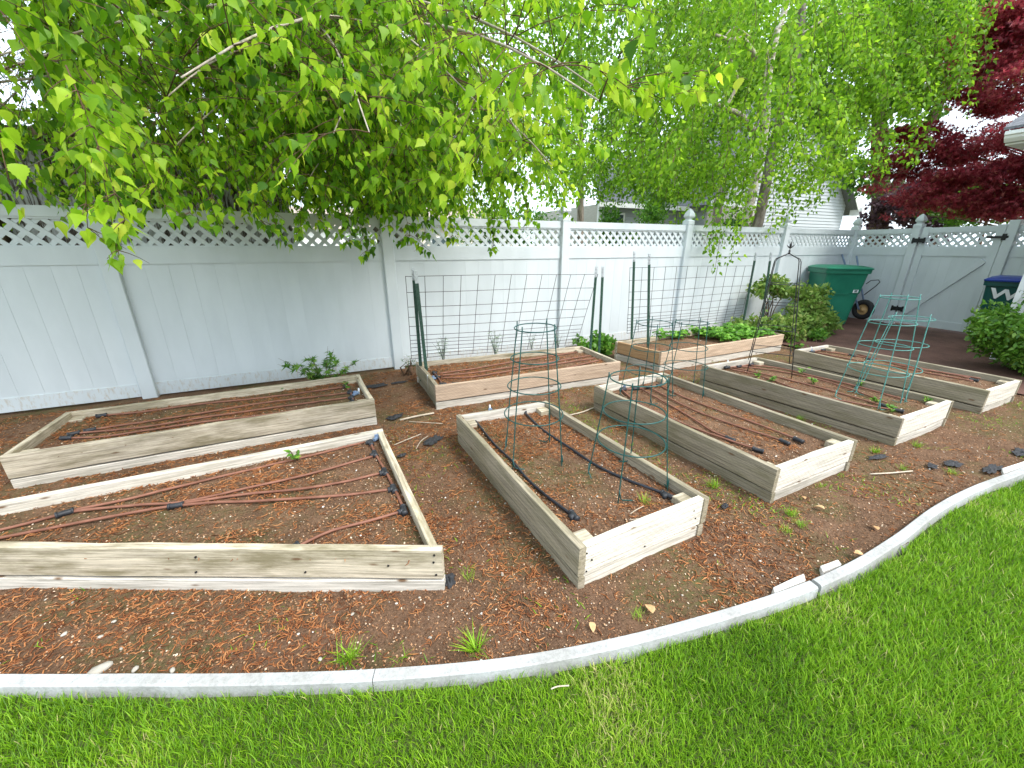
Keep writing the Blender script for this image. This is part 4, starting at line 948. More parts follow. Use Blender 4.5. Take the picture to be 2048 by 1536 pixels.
    order = np.argsort(dist - 10 * inview(P, 1.0, 1.0)); near = order[:300]; rest = order[300:]
    mid = rest[dist[rest] < 2.1]; far = rest[(dist[rest] >= 2.1) & (dist[rest] < 4.0)]; vf = rest[dist[rest] >= 4.0]
    V1, T1, A1 = leaf_arrays(BIRCH, P[mid], D[mid], Nn[mid], S[mid], var[mid]); V2, T2, A2 = leaf_arrays(BIRCH_MID, P[far], D[far], Nn[far], S[far], var[far])
    V4, T4, A4 = leaf_arrays(KITE, P[vf], D[vf], Nn[vf], S[vf], var[vf])
    V3, T3, A3 = leaf_arrays(DIAMOND, *blob_leaves(jitter_blobs((-1.1, 5.3, 5.0), (2.6, 1.6, 1.3), 40, .75, 91) + jitter_blobs((-3.6, 4.4, 4.9), (2.6, 1.9, 1.0), 44, .8, 92) + jitter_blobs((-2.0, 3.0, 4.6), (1.9, 1.2, .6), 26, .7, 94), 80000, .10, .3, 93, .5))  # unseen upper crown leaves, added to shade the left fence
    cr = place('crown', np_mesh('crown', np.vstack([V1, V2, V3, V4]), np.vstack([T1, T2 + len(V1), T3 + len(V1) + len(V2), T4 + len(V1) + len(V2) + len(V3)]), np.concatenate([A1, A2, A3, A4]), True), 'leaf_birch', t); cr['kind'] = 'stuff'
    protos = []
    for k in range(6):
        me = leaf_mesh('leaf', BIRCH, [(0, 0, 0)], [(1, 0, 0)], [(0, 0, 1)], [1.0], [k / 5.0]); me.materials.append(MATS['leaf_birch']); protos.append(me)
    Dn = unit(D); Nu = unit(Nn - Dn * (Nn * Dn).sum(-1, keepdims=True)); Bn = np.cross(Nu, Dn)
    for i in near:
        M = Matrix(((Dn[i, 0] * S[i], Bn[i, 0] * S[i], Nu[i, 0] * S[i], P[i, 0]), (Dn[i, 1] * S[i], Bn[i, 1] * S[i], Nu[i, 1] * S[i], P[i, 1]), (Dn[i, 2] * S[i], Bn[i, 2] * S[i], Nu[i, 2] * S[i], P[i, 2]), (0, 0, 0, 1)))
        place('leaf', protos[int(var[i] * 5.99)], None, t, M)
front_birch()

# ------------------------------------------------------------------ weeping birch by the neighbour's house
def weeping_birch():
    t = thing('birch_tree', 'tall weeping birch with white trunk in front of the grey house', 'tree', (8.5, 6.2, 0)); rnd = np.random.default_rng(23)
    Yt = 6.1
    def L3(pl): return [onY(u, v, y) for u, v, y in pl]
    s1 = [Vector((8.45, 6.1, -.05))] + L3([(1492, 450, 6.1), (1508, 370, 6.1), (1530, 250, 6.05), (1535, 160, 6.0), (1548, 90, 6.0), (1572, 10, 6.0), (1600, -120, 6.0), (1620, -260, 6.0)])
    build(MB().tube(catmull(s1, 5), [.10 * (1 - .6 * k / (len(s1) * 5 - 5)) for k in range(len(s1) * 5 - 4)], 12), 'trunk', 'bark_birch', t, True)
    s2 = [Vector((8.7, 6.3, -.05))] + L3([(1515, 450, 6.4), (1545, 300, 6.5), (1570, 200, 6.5), (1595, 110, 6.5), (1605, 0, 6.5), (1610, -150, 6.5)])
    build(MB().tube(catmull(s2, 5), [.12 * (1 - .5 * k / (len(s2) * 5 - 5)) for k in range(len(s2) * 5 - 4)], 12), 'trunk', 'bark_birch_grey', t, True)
    # bare crooked limbs
    for pl, r0 in (([(1512, 115, 6.0), (1485, 78, 5.9), (1462, 80, 5.8), (1432, 70, 5.7)], .05), ([(1505, 260, 6.05), (1482, 230, 5.95), (1448, 215, 5.8), (1418, 200, 5.7)], .055), ([(1450, 218, 5.8), (1475, 165, 5.8), (1462, 120, 5.8), (1455, 80, 5.8)], .03), ([(1536, 150, 6.0), (1535, 100, 5.8), (1530, 150, 5.7), (1528, 175, 5.6)], .018), ([(1550, 60, 6), (1580, 65, 5.9), (1600, 70, 5.8)], .025), ([(1500, 75, 5.9), (1470, 55, 5.8), (1450, 72, 5.8)], .02), ([(1600, 70, 6), (1670, 30, 5.7), (1740, 30, 5.5)], .02)):
        p = catmull(L3(pl), 5); build(MB().tube(p, [r0 * (1 - .6 * k / (len(p) - 1)) for k in range(len(p))], 9), 'branch', 'branch_pale', t, True)
    twg = MB(); LP, LD = [], []
    cx, cy = 8.4, 6.0; k = 0
    # weeping strands: fall from the crown's dome, lower on the garden side
    while k < 1900:
        a = rnd.uniform(0, 2 * math.pi); rr = 3.1 * math.sqrt(rnd.random()); x = cx + rr * math.cos(a) * (1.3 if math.cos(a) < 0 else 1.0); y = cy + rr * math.sin(a) * .72
        top = rnd.uniform(2.6, 7.4) - .25 * rr; ln = rnd.uniform(.6, 1.7)
        k += 1
        if x < 4.5: continue
        if y < 4.35: continue
        zl = 2.25 + .5 * float(vnoise(x * 1.3, y * 1.3, 91)) + (.45 if x > 8.6 else 0)
        if x > 10.2: zl += 1.0
        if y < 6.15 and 6.9 < x < 8.9 and top > 2.9 and rnd.random() < .62: continue
        if float(fbm(x * .9 + top * .3, y * .9 - top * .4, 95, 3)) < .36: continue
        p = np.array([x, y, top]); d = np.array([math.cos(a) * .5, math.sin(a) * .5, .1]); pts = [p]
        n = int(ln / .09)
        for i in range(n):
            d = d + np.array([rnd.normal(0, .07), rnd.normal(0, .07), -.22]); d /= np.linalg.norm(d); q = pts[-1] + d * .09
            if q[2] < zl: break
            pts.append(q)
        if len(pts) < 3: continue
        twg.tube([Vector(q) for q in pts], .0035, 3, False)
        for i in range(1, len(pts)):
            for b in range(rnd.integers(4, 8)):
                sv = rnd.normal(size=3); LP.append(pts[i] + sv * np.array([.05, .05, .04])); LD.append(sv * .6 + np.array([0, 0, -.8]))
    # named strands hanging in front of the fence
    for (u, v, y, ln) in [(1430, 535, 4.7, 1.3), (1462, 520, 4.75, 1.2), (1418, 500, 4.8, 1.2), (1445, 470, 4.9, 1.0), (1480, 470, 4.9, 1.0), (1405, 430, 5.0, 1.1), (1500, 440, 5.1, .9), (1380, 440, 5.5, 1.2), (1350, 450, 5.6, 1.0), (1330, 400, 5.4, .9), (1540, 460, 5.0, .9), (1570, 440, 5.0, 1.0), (1590, 430, 5.3, 1.0), (1620, 420, 5.2, 1.0), (1640, 400, 5.2, 1.1), (1600, 380, 5.0, 1.0), (1660, 390, 5.2, .9), (1560, 360, 4.9, .9), (1480, 400, 4.9, .9), (1520, 350, 4.8, .9), (1280, 380, 5.2, .8), (1310, 340, 5.0, .8)]:
        tip = np.array(onY(u, v, y)); pts = bez(tip + np.array([.1, .25, ln]), tip + np.array([.05, .0, ln * .5]), tip, 14); twg.tube([Vector(q) for q in pts], .003, 3, False)
        for i in range(2, 14):
            for b in range(6): sv = rnd.normal(size=3); LP.append(pts[i] + sv * np.array([.06, .06, .04])); LD.append(sv * .6 + np.array([0, 0, -.8]))
    P = np.array(LP); D = np.array(LD); n = len(P); Nn = rnd.normal(size=(n, 3)) + np.array([-.5, -.5, .3])
    var = np.clip(.45 + .2 * rnd.normal(size=n) + .55 * (fbm(P[:, 0] * 1.6 + P[:, 2], P[:, 1] * 1.6, 83, 3) - .5) - .08 * np.clip(P[:, 1] - 6, 0, 3), 0, 1)
    build(twg, 'twigs', 'twig', t)['kind'] = 'stuff'
    cr = place('crown', leaf_mesh('crown', KITE, P, D, Nn, .084 * rnd.uniform(.6, 1.15, n), var), 'leaf_weeping', t); cr['kind'] = 'stuff'
weeping_birch()

def tree(name, label, base, stems, blobs, n, s, leafmat, bark='bark_brown', shape=DIAMOND, seed=1, up=.3, flat=0., down=0., cat='tree', r0=.2):
    t = thing(name, label, cat, tuple(base))
    for st in stems:
        p = catmull([Vector(q) for q in st], 5); rr = r0 if st is stems[0] else r0 * .6; build(MB().tube(p, [rr * (1 - .65 * k / (len(p) - 1)) for k in range(len(p))], 10), 'trunk', bark, t, True)
    cr = place('crown', leaf_mesh('crown', shape, *blob_leaves(blobs, n, s, up, seed, down, flat)), leafmat, t); cr['kind'] = 'stuff'; return t
# tall shaggy tree behind the corner
tree('tall_tree', 'tall dark green tree with shaggy brown trunk behind the fence corner', (15.2, 7.0, 0), [[(15.5, 6.9, -.1), (15.45, 7.0, 2.4), (15.3, 7.4, 4.2), (15.0, 7.8, 6.5), (14.9, 8.2, 9.5)], [(15.45, 7.0, 2.0), (15.9, 6.9, 3.8), (16.1, 6.6, 5.4), (16.4, 6.2, 8.0)]],
     jitter_blobs((14.8, 8.2, 7.2), (2.4, 2.4, 2.6), 26, .9, 3) + jitter_blobs((16.5, 6.6, 7.4), (1.6, 1.4, 2.6), 16, .8, 4) + jitter_blobs((15.3, 7.4, 4.2), (1.0, 1.0, 1.6), 16, .5, 5), 38000, .15, 'leaf_bright', seed=31, r0=.28, down=.3)
tree('tall_tree', 'light green tree filling the sky behind the weeping birch', (13.2, 10.6, 0), [[(13.2, 10.7, -.1), (13.1, 10.8, 3), (13.3, 10.9, 6), (13.2, 10.9, 9)]],
     jitter_blobs((12.6, 10.6, 7.9), (2.8, 1.0, 2.0), 26, .9, 6), 20000, .13, 'leaf_weeping', 'bark_birch_grey', seed=33, r0=.18, down=.4)
tree('tall_tree', 'airy light green tree behind the fence between the two birches', (8.6, 12.6, 0), [[(8.6, 12.6, -.1), (8.5, 12.6, 3), (8.3, 12.6, 6), (8.1, 12.7, 9)]],
     jitter_blobs((7.9, 12.6, 7.2), (2.2, 1.0, 2.6), 26, .85, 46) + jitter_blobs((5.0, 13.0, 8.0), (2.2, 1.0, 2.2), 16, .8, 47) + jitter_blobs((7.2, 12.0, 4.2), (1.8, .8, 1.5), 18, .75, 48), 24000, .13, 'leaf_weeping', 'bark_birch_grey', seed=34, r0=.14, down=.5)
# purple-leaved plum
tree('plum_tree', 'purple leaved plum tree beyond the fence corner', (16.0, 5.6, 0), [[(16.6, 6.0, -.1), (16.6, 6.0, 1.5), (16.5, 6.2, 2.8)]],
     jitter_blobs((15.2, 6.3, 2.6), (1.1, 1.2, .8), 20, .55, 7) + jitter_blobs((17.0, 5.0, 2.7), (.6, .6, .6), 6, .4, 8), 16000, .11, 'leaf_plum', seed=35, r0=.12)
# green tree behind the gate
tree('small_tree', 'bright green small tree behind the gate, under the red maple', (13.6, 4.0, 0), [[(13.6, 4.1, -.1), (13.5, 4.1, 1.3), (13.4, 4.1, 2.2)]],
     jitter_blobs((13.4, 4.25, 2.45), (.8, 1.0, .32), 16, .32, 9), 6000, .09, 'leaf_bright', seed=37, r0=.07, shape=OVAL)
# red maple: layered flat pads on arching limbs
def red_maple():
    base = Vector((12.9, 2.6, 0)); t = thing('maple_tree', 'dark red Japanese maple spreading over the gate at the right', 'tree', tuple(base)); rnd = np.random.default_rng(51); blobs = []
    tr = catmull([base + Vector(q) for q in ((0, 0, -.1), (.05, .1, 1.0), (-.1, .1, 1.9), (-.25, .2, 2.8), (-.2, .2, 4.2))], 6); build(MB().tube(tr, [.11 - .07 * k / (len(tr) - 1) for k in range(len(tr))], 10), 'trunk', 'bark_brown', t, True)
    pads = [(1860, 415, 11.3, .45), (1935, 425, 11.1, .4), (1800, 430, 11.4, .4), (1775, 300, 11.2, .5), (1800, 320, 11.0, .6), (1850, 300, 11.1, .6), (1840, 400, 11.0, .5), (1780, 345, 11.1, .5), (1860, 380, 10.9, .55), (1915, 400, 10.8, .5), (1790, 270, 11.4, .55), (1850, 262, 11.6, .7), (1910, 275, 11.8, .7), (1960, 300, 11.8, .8), (1880, 320, 11.6, .7), (1830, 350, 11.5, .65), (1760, 375, 11.6, .5), (1800, 400, 11.5, .5), (1890, 365, 11.3, .7), (1940, 350, 11.2, .8), (2000, 340, 11, .8), (1990, 390, 10.9, .6), (2030, 410, 10.8, .6), (1960, 405, 11.2, .5),
            (1930, 195, 11.8, .7), (1980, 215, 11.6, .75), (2030, 200, 11.2, .7), (1960, 100, 12, .8), (2010, 60, 11.8, .9), (1990, 130, 11.8, .7), (2040, 120, 11.4, .8), (2035, 20, 11.6, .8), (2080, 150, 11.2, .9), (2100, 260, 11, 1.0), (2100, 350, 11, .9), (1950, 150, 12.2, .5), (2040, 432, 10.7, .45), (1985, 432, 10.9, .35), (2090, 60, 11.4, .9)]
    lm = MB()
    for u, v, X, r_ in pads:
        c = onX(u, v, X); blobs.append((c.x, c.y, c.z, r_ * .9, r_ * .9, r_ * .24)); blobs.append((c.x + .2, c.y - .2, c.z + .12, r_ * .5, r_ * .5, r_ * .15))
        st = tr[min(len(tr) - 1, 8 + int(max(0, c.z - 1.8) * 5))]; pts = bez(np.array(st), (np.array(st) + np.array(c)) / 2 + np.array([0, 0, .3]), np.array(c), 9); stem_tube(lm, pts, .022, .005, 6)
    build(lm, 'branches', 'bark_brown', t, True)['kind'] = 'stuff'
    P, D, Nn, S, var = blob_leaves(blobs, 62000, .09, .55, 53, .25, .35); cr = place('crown', leaf_mesh('crown', STAR, P, D, Nn, S, var), 'leaf_maple', t); cr['kind'] = 'stuff'
red_maple()
# bushes behind the fence
def bush(name, label, base, blobs, n, s, mat, seed, shape=OVAL, stems=4, cat='shrub', up=.4, sm='twig', hmin=.1):
    t = thing(name, label, cat, tuple(base)); rnd = random.Random(seed); mb = MB(); cz = [b for b in blobs]
    for k in range(stems):
        b = cz[k * len(cz) // stems]; a = Vector((base[0] + rnd.uniform(-.08, .08), base[1] + rnd.uniform(-.08, .08), base[2] - .03)); e = Vector(b[:3]); mb.tube([a, a.lerp(e, .5) + Vector((rnd.uniform(-.05, .05), rnd.uniform(-.05, .05), .05)), e], [.012, .009, .004], 6)
    build(mb, 'stems', sm, t, True)
    P, D, Nn, S, var = blob_leaves(blobs, n, s, up, seed); ok = P[:, 2] > base[2] + hmin * .2
    cr = place('foliage', leaf_mesh('foliage', shape, P[ok], D[ok], Nn[ok], S[ok], var[ok]), mat, t); cr['kind'] = 'stuff'; return t
bush('green_bush', 'green leafy bush behind the fence below the grey roof', (6.5, 8.2, 0), jitter_blobs((6.6, 8.2, 1.9), (.55, .4, .35), 9, .3, 11), 2200, .10, 'leaf_bright', 61)
bush('green_bush', 'dark climbing greenery on the grey house left of the weeping birch', (9.6, 10.2, 0), jitter_blobs((9.7, 10.2, 2.6), (.7, .3, 1.0), 12, .35, 12), 3000, .10, 'leaf_bright', 62)
bush('green_bush', 'low dark bush against the grey house wall right of the white trunk', (12.2, 9.2, 0), jitter_blobs((12.4, 9.2, 1.9), (.6, .4, .45), 9, .35, 13), 2200, .11, 'leaf_dark', 63)
bush('green_bush', 'green trees far behind the first birch', (2.5, 20, 0), jitter_blobs((2.8, 20, 2.3), (2.2, 1.0, 1.0), 14, .8, 14), 4500, .17, 'leaf_bright', 64)
bush('green_bush', 'green hedge beyond the fence between the two birches', (6.6, 15, 0), jitter_blobs((6.6, 15, 2.0), (2.4, .6, 1.0), 16, .7, 15), 6000, .14, 'leaf_bright', 65)
bush('green_bush', 'distant dark green trees at the left end of the fence', (-9, 12, 0), jitter_blobs((-9, 12, 3.2), (3, 1.5, 1.8), 16, 1.1, 16), 5000, .2, 'leaf_bright', 66)

# ================================================================== PLANTS IN THE GARDEN
lau = at(1992, 757); bush('laurel_shrub', 'glossy green laurel shrub at the right edge before the bin', (7.75, 1.48, 0), jitter_blobs((7.72, 1.48, .66), (.46, .54, .54), 48, .25, 17), 34000, .066, 'leaf_laurel', 67, hmin=0)
bush('variegated_shrub', 'tall olive shrub with bare stems behind the black obelisk', (7.5, 4.75, 0), jitter_blobs((7.45, 4.72, .80), (.48, .2, .16), 16, .15, 18), 2600, .085, 'leaf_olive', 68, hmin=.5, stems=6)
bush('variegated_shrub', 'olive shrub leaning against the green bin', (8.2, 4.40, 0), jitter_blobs((8.15, 4.38, .58), (.46, .22, .30), 18, .17, 19), 3600, .085, 'leaf_olive', 69, hmin=.3, stems=5)
bush('variegated_shrub', 'low spreading olive shrub in front of the green bin', (7.7, 4.15, 0), jitter_blobs((7.35, 4.22, .22), (1.35, .36, .17), 44, .21, 20), 12000, .08, 'leaf_olive', 70, hmin=0)
bush('leafy_plant', 'small bright yellow green plant at the edge of the path', (7.35, 3.72, 0), jitter_blobs((7.35, 3.72, .12), (.16, .1, .06), 5, .09, 21), 350, .07, 'leaf_bright', 71, hmin=0)
bush('leafy_plant', 'small green plant at the end of the strawberry bed', (6.55, 3.55, 0), jitter_blobs((6.55, 3.55, .13), (.14, .1, .07), 5, .09, 22), 350, .06, 'leaf_bright', 72, hmin=0)
bush('leafy_plant', 'leafy green weeds by the fence between the two trellises', (3.45, 4.6, 0), jitter_blobs((3.45, 4.6, .2), (.32, .14, .12), 12, .13, 23), 1100, .065, 'leaf_bright', 73, hmin=0, shape=WIDE)
bush('leafy_plant', 'dark fine weed at the foot of the fence post left of the trellis', (.80, 4.78, 0), jitter_blobs((.82, 4.78, .16), (.07, .06, .09), 6, .08, 24), 420, .05, 'leaf_dark', 74, hmin=0, shape=NARROW)
# strawberries
def strawberries():
    rnd = np.random.default_rng(81); n = 900; x = rnd.uniform(3.85, 6.2, n); y = rnd.uniform(3.72, 4.36, n)
    ok = (fbm(x * 2.2, y * 2.2, 85, 3) + .09 * (x - 4.8) + .25 * (y - 4.1) > .505); x, y = x[ok], y[ok]; P, D, Nn = [], [], []
    for a, b in zip(x, y):
        h = .19 + rnd.uniform(.02, .10) + rnd.random() * .12 * float(vnoise(a * 4, b * 4, 7))
        for k in range(3):
            th = rnd.uniform(0, 6.3) if k == 0 else th + 2.09; P.append((a, b, h)); D.append((math.cos(th), math.sin(th), rnd.uniform(-.3, .2))); Nn.append((rnd.normal(0, .5), rnd.normal(0, .5) - .2, 1))
    n = len(P); return place('strawberry_patch', leaf_mesh('strawberry_patch', WIDE, P, D, Nn, rnd.uniform(.04, .075, n), rnd.random(n)), 'leaf_strawberry')
tag(strawberries(), 'bright green strawberry leaves covering the bed under the right trellis', 'strawberry plants', kind='stuff')
def weed(name, label, base, h, n, leafn, s, mat, shape=NARROW, spread=.5, seed=0, group=None, cat='weed', lean=.3):
    rnd = np.random.default_rng(1000 + seed); base = np.array(base, float); t = thing(name, label, cat, tuple(base), group); mb = MB(); P, D, Nn = [], [], []
    for k in range(n):
        a = rnd.uniform(0, 6.3); tip = base + np.array([math.cos(a) * spread * h * rnd.uniform(.3, 1), math.sin(a) * spread * h * .6 * rnd.uniform(.3, 1), h * rnd.uniform(.6, 1.05)]); pts = bez(base + rnd.normal(0, .01, 3) * np.array([1, 1, 0]), (base + tip) / 2 + np.array([0, 0, .12 * h]), tip, 7); mb.tube([Vector(q) for q in pts], [.0028, .0026, .0024, .002, .0018, .0014, .001], 5)
        for j in range(leafn):
            f = rnd.uniform(.25, 1) * 5.99; q = pts[int(f)]; th = rnd.uniform(0, 6.3); P.append(q); D.append((math.cos(th), math.sin(th), rnd.uniform(-.2, .8))); Nn.append((rnd.normal(0, .4), rnd.normal(0, .4) - .3, 1))
    build(mb, 'stem', 'twig' if mat != 'leaf_sage' else 'steel_green', t, True); m = len(P)
    f = place('foliage', leaf_mesh('foliage', shape, P, D, Nn, s * rnd.uniform(.6, 1.2, m), rnd.random(m)), mat, t); f['kind'] = 'stuff'; return t
weed('seedling_clump', 'clump of dark green star leaved seedlings by the left fence', (-.12, 4.62, .02), .42, 18, 9, .10, 'leaf_bright', STAR, 1.15, 1, cat='seedlings')
weed('tall_weed', 'grey green narrow leaved weed behind the left end of the left trellis', tuple(onY(888, 722, 4.72)), .34, 9, 12, .06, 'leaf_sage', NARROW, .5, 2)
weed('tall_weed', 'grey green narrow leaved weed behind the tall cage', tuple(onY(990, 712, 4.72)), .36, 9, 12, .06, 'leaf_sage', NARROW, .5, 3)
weed('tall_weed', 'thin grey green weed behind the trellis, right of the tall cage', tuple(onY(1062, 700, 4.72)), .24, 6, 9, .05, 'leaf_sage', NARROW, .5, 4)
weed('tall_weed', 'thin grey green weed near the right end of the left trellis', tuple(onY(1115, 695, 4.72)), .2, 6, 9, .05, 'leaf_sage', NARROW, .5, 5)
weed('small_weed', 'bright green sprout among the tubes of the front left bed', tuple(at(592, 925, .17)), .12, 3, 5, .045, 'leaf_bright', OVAL, .4, 6)
weed('small_weed', 'pale green sprout in the left fence bed near its valve', tuple(at(690, 780, .17)), .09, 3, 4, .05, 'leaf_bright', OVAL, .4, 7)
weed('small_weed', 'small green sprout in the left fence bed by the back board', tuple(at(563, 781, .17)), .06, 3, 4, .04, 'leaf_sage', OVAL, .8, 8)
for i, (u, v, k, lb) in enumerate([(1602, 752, 'B7', 'bright green upright sprout beneath the black obelisk'), (1628, 768, 'B7', 'small yellow green weed right of the obelisk in the same bed'), (1715, 773, 'B7', 'small green weed left of the tall teal cage'), (1752, 806, 'B7', 'green weed at the front foot of the tall teal cage'), (1780, 824, 'B7', 'flat green weed at the front end of the obelisk bed'), (1855, 805, 'B7', 'small green weed in the right front corner of the obelisk bed'), (1515, 755, 'B7', 'tiny green weed left of the obelisk'), (1540, 765, 'B7', 'small grey green weed along the left board of the obelisk bed')]):
    weed('small_weed', lb, tuple(at(u, v, .18)), .07 if i else .11, 4, 5, .04, 'leaf_bright', OVAL, .9, 20 + i)
# grass tufts in the bare soil
def tuft(label, u, v, z, h, n, seed):
    rnd = np.random.default_rng(seed); p = np.array(at(u, v, z)); P = p + rnd.normal(0, .014, (n, 3)) * np.array([1, 1, 0]); th = rnd.uniform(0, 6.3, n)
    D = np.stack([np.cos(th) * .5, np.sin(th) * .5, rnd.uniform(.35, 1.2, n)], -1); Nn = np.stack([-np.cos(th), -np.sin(th), .4 + 0 * th], -1)
    o = place('grass_tuft', leaf_mesh('grass_tuft', leaf_shape([(0, .018), (.5, .016), (1, 0)], .1, .25), P, D, Nn, h * rnd.uniform(.5, 1.2, n), rnd.uniform(.2, .85, n)), 'grass')
    tag(o, label, 'grass tuft', 'grass tufts in the bare soil')
for i, a in enumerate([('grass tuft by the curb below the front left bed corner', 950, 1300, 0, .10, 46), ('dense dark grass tuft touching the curb, leftmost', 700, 1318, 0, .085, 60), ('two thin grass blades by the curb left of the largest tuft', 800, 1325, 0, .08, 6), ('grass tuft inside the nearest centre bed beside the tube end', 1292, 1005, .16, .06, 34), ('grass tuft between the two nearest end-on beds', 1428, 975, 0, .075, 40),
        ('bright grass tuft right of the nearest bed corner, upper', 1582, 1030, 0, .06, 50), ('bright grass tuft near the dry leaves, right of the second bed corner', 1602, 1052, 0, .05, 44), ('small grass tuft below the pair of bright tufts', 1572, 1064, 0, .05, 30), ('grass tuft left of the obelisk bed corner', 1750, 905, 0, .06, 60), ('grass tuft in front of the obelisk bed corner', 1835, 893, 0, .06, 44), ('grass tuft in open soil toward the right curb', 1805, 938, 0, .05, 44), ('low grass tuft by the right curb bend', 1905, 948, 0, .05, 40),
        ('tiny grass tuft under the curled dry leaf', 1275, 1232, 0, .045, 26), ('grass tuft at the right corner of the front left bed', 938, 1155, 0, .05, 24), ('low grass between second and obelisk beds', 1640, 842, 0, .05, 40), ('low grass along the obelisk bed left board', 1600, 838, 0, .05, 36), ('small tuft below the second bed front board', 1640, 975, 0, .04, 30)]):
    tuft(a[0], a[1], a[2], a[3], a[4] * 1.0, int(a[5] * 1.5), 300 + i)

# ================================================================== LITTER
# (sparse grass is laid after ground_z is known)
KEYS = list(BEDS)
def in_poly(x, y, I):
    ok = np.ones(len(x), bool)
    for i in range(4):
        a, b = I[i], I[(i + 1) % 4]; ok &= ((b.x - a.x) * (y - a.y) - (b.y - a.y) * (x - a.x)) > .012
    return ok
def ground_z(x, y):
    z = soil_h(x, y); blocked = np.zeros(len(x), bool)
    for k in KEYS:
        t, I, sz = BEDS[k]; ins = in_poly(x, y, I); z = np.where(ins, sz + .022 * (fbm(x * 3, y * 3, 61) - .5) + .003, z)
        cen = sum(I, Vector((0, 0))) / 4; O = [cen + (p - cen) * 1.0 + (p - cen).normalized() * .05 for p in I]; blocked |= in_poly(x, y, O) & ~ins
    blocked |= (y < curb_y(x) + .012) | (y > 5.08) | ((x > 6.6))
    return z, blocked
def scatter(n, seed, x0=-3.4, x1=6.6, y0=.7, y1=5.05):
    r_ = np.random.default_rng(seed); x = r_.uniform(x0, x1, n); y = r_.uniform(y0, y1, n); z, b = ground_z(x, y); ok = ~b & inview(np.stack([x, y, z], -1), 1.25, 1.2); return r_, x[ok], y[ok], z[ok]
def catkins():
    r_, x, y, z = scatter(115000, 5); d = np.hypot(x, y); cl = fbm(x * 3.2, y * 3.2, 101, 4); fade = np.clip(1.25 - .30 * np.clip(x - .6, 0, 9), .08, 1)
    ok = r_.random(len(x)) < np.clip((cl - .36) * 4.5, .06, 1) * fade * np.clip(3.2 / (d + .6), .35, 1); x, y, z = x[ok], y[ok], z[ok]; n = len(x); k = 5
    th = r_.uniform(0, 6.3, n); ln = r_.uniform(.022, .062, n); cv = r_.normal(0, 1, n) * .5; wob = r_.uniform(0, 6.3, n); rad = r_.uniform(.0016, .0028, n)
    px, py = x.copy(), y.copy(); C = np.empty((n, k, 3)); TH = np.empty((n, k)); lift = r_.random(n) * .004 + .002
    for i in range(k):
        C[:, i] = np.stack([px, py, z + lift + .0035 * np.sin(i * 1.3 + wob)], -1); TH[:, i] = th; px = px + np.cos(th) * ln / (k - 1); py = py + np.sin(th) * ln / (k - 1); th = th + cv * .8 + .75 * np.sin(i * 2.1 + wob)
    m = 3; V = np.empty((n, k, m, 3))
    for j in range(m):
        a = 2 * np.pi * j / m; tap = (rad[:, None] * np.array([.45, 1, 1.1, 1, .4])[None]); V[:, :, j, 0] = C[:, :, 0] - np.sin(TH) * tap * math.cos(a); V[:, :, j, 1] = C[:, :, 1] + np.cos(TH) * tap * math.cos(a); V[:, :, j, 2] = C[:, :, 2] + tap * math.sin(a)
    F = np.array([(i * m + j, i * m + (j + 1) % m, (i + 1) * m + (j + 1) % m, (i + 1) * m + j) for i in range(k - 1) for j in range(m)]); T = F[None] + (np.arange(n) * k * m)[:, None, None]
    return place('catkin_litter', np_mesh('catkin_litter', V.reshape(-1, 3), T.reshape(-1, 4), np.repeat(r_.random(n), k * m), True), 'catkin')
tag(catkins(), 'curly orange brown fallen catkins scattered over soil and beds', 'catkins', kind='stuff')
def sparse_grass():
    r_, x, y, z = scatter(60000, 15, -2.5, 6.4, .72, 4.9); ins = np.zeros(len(x), bool)
    for k in KEYS: ins |= in_poly(x, y, BEDS[k][1])
    p = fbm(x * 2.6, y * 2.6, 121, 4); dens = np.clip((p - .50) * 7, 0, 1) * np.where(x > 1.9, 1.0, .30) * np.where(y < 3.3, 1, .2); ok = (~ins) & (r_.random(len(x)) < dens * .9); x, y, z = x[ok], y[ok], z[ok]; n = len(x)
    th = r_.uniform(0, 6.3, n); D = np.stack([np.cos(th), np.sin(th), r_.uniform(.3, 1.4, n)], -1); Nn = np.stack([-np.cos(th), -np.sin(th), .5 + 0 * th], -1)
    return place('sparse_grass', leaf_mesh('sparse_grass', leaf_shape([(0, .05), (.5, .045), (1, 0)], .1, .3), np.stack([x, y, z], -1), D, Nn, r_.uniform(.016, .042, n), r_.uniform(0, .8, n)), 'grass')
tag(sparse_grass(), 'thin patches of short grass and moss in the bare soil', 'grass', kind='stuff')
def flakes():
    r_, x, y, z = scatter(240000, 6); d = np.hypot(x, y); ok = r_.random(len(x)) < np.clip(2.6 / (d + .5), .12, 1); x, y, z = x[ok], y[ok], z[ok]; n = len(x); th = r_.uniform(0, 6.3, n)
    P = np.stack([x, y, z + .003], -1); D = np.stack([np.cos(th), np.sin(th), r_.normal(0, .35, n)], -1); Nn = np.stack([r_.normal(0, .5, n), r_.normal(0, .5, n), np.ones(n)], -1)
    return place('bark_flake_litter', leaf_mesh('bark_flake_litter', DIAMOND, P, D, Nn, r_.uniform(.004, .013, n), r_.random(n) ** 1.3), 'flake')
tag(flakes(), 'tan bud scales and bark flakes strewn over the soil', 'flakes', kind='stuff')
bm = bmesh.new(); bmesh.ops.create_icosphere(bm, subdivisions=1, radius=1); IV = np.array([v.co[:] for v in bm.verts]); IT = np.array([[v.index for v in f.verts] for f in bm.faces]); bm.free()
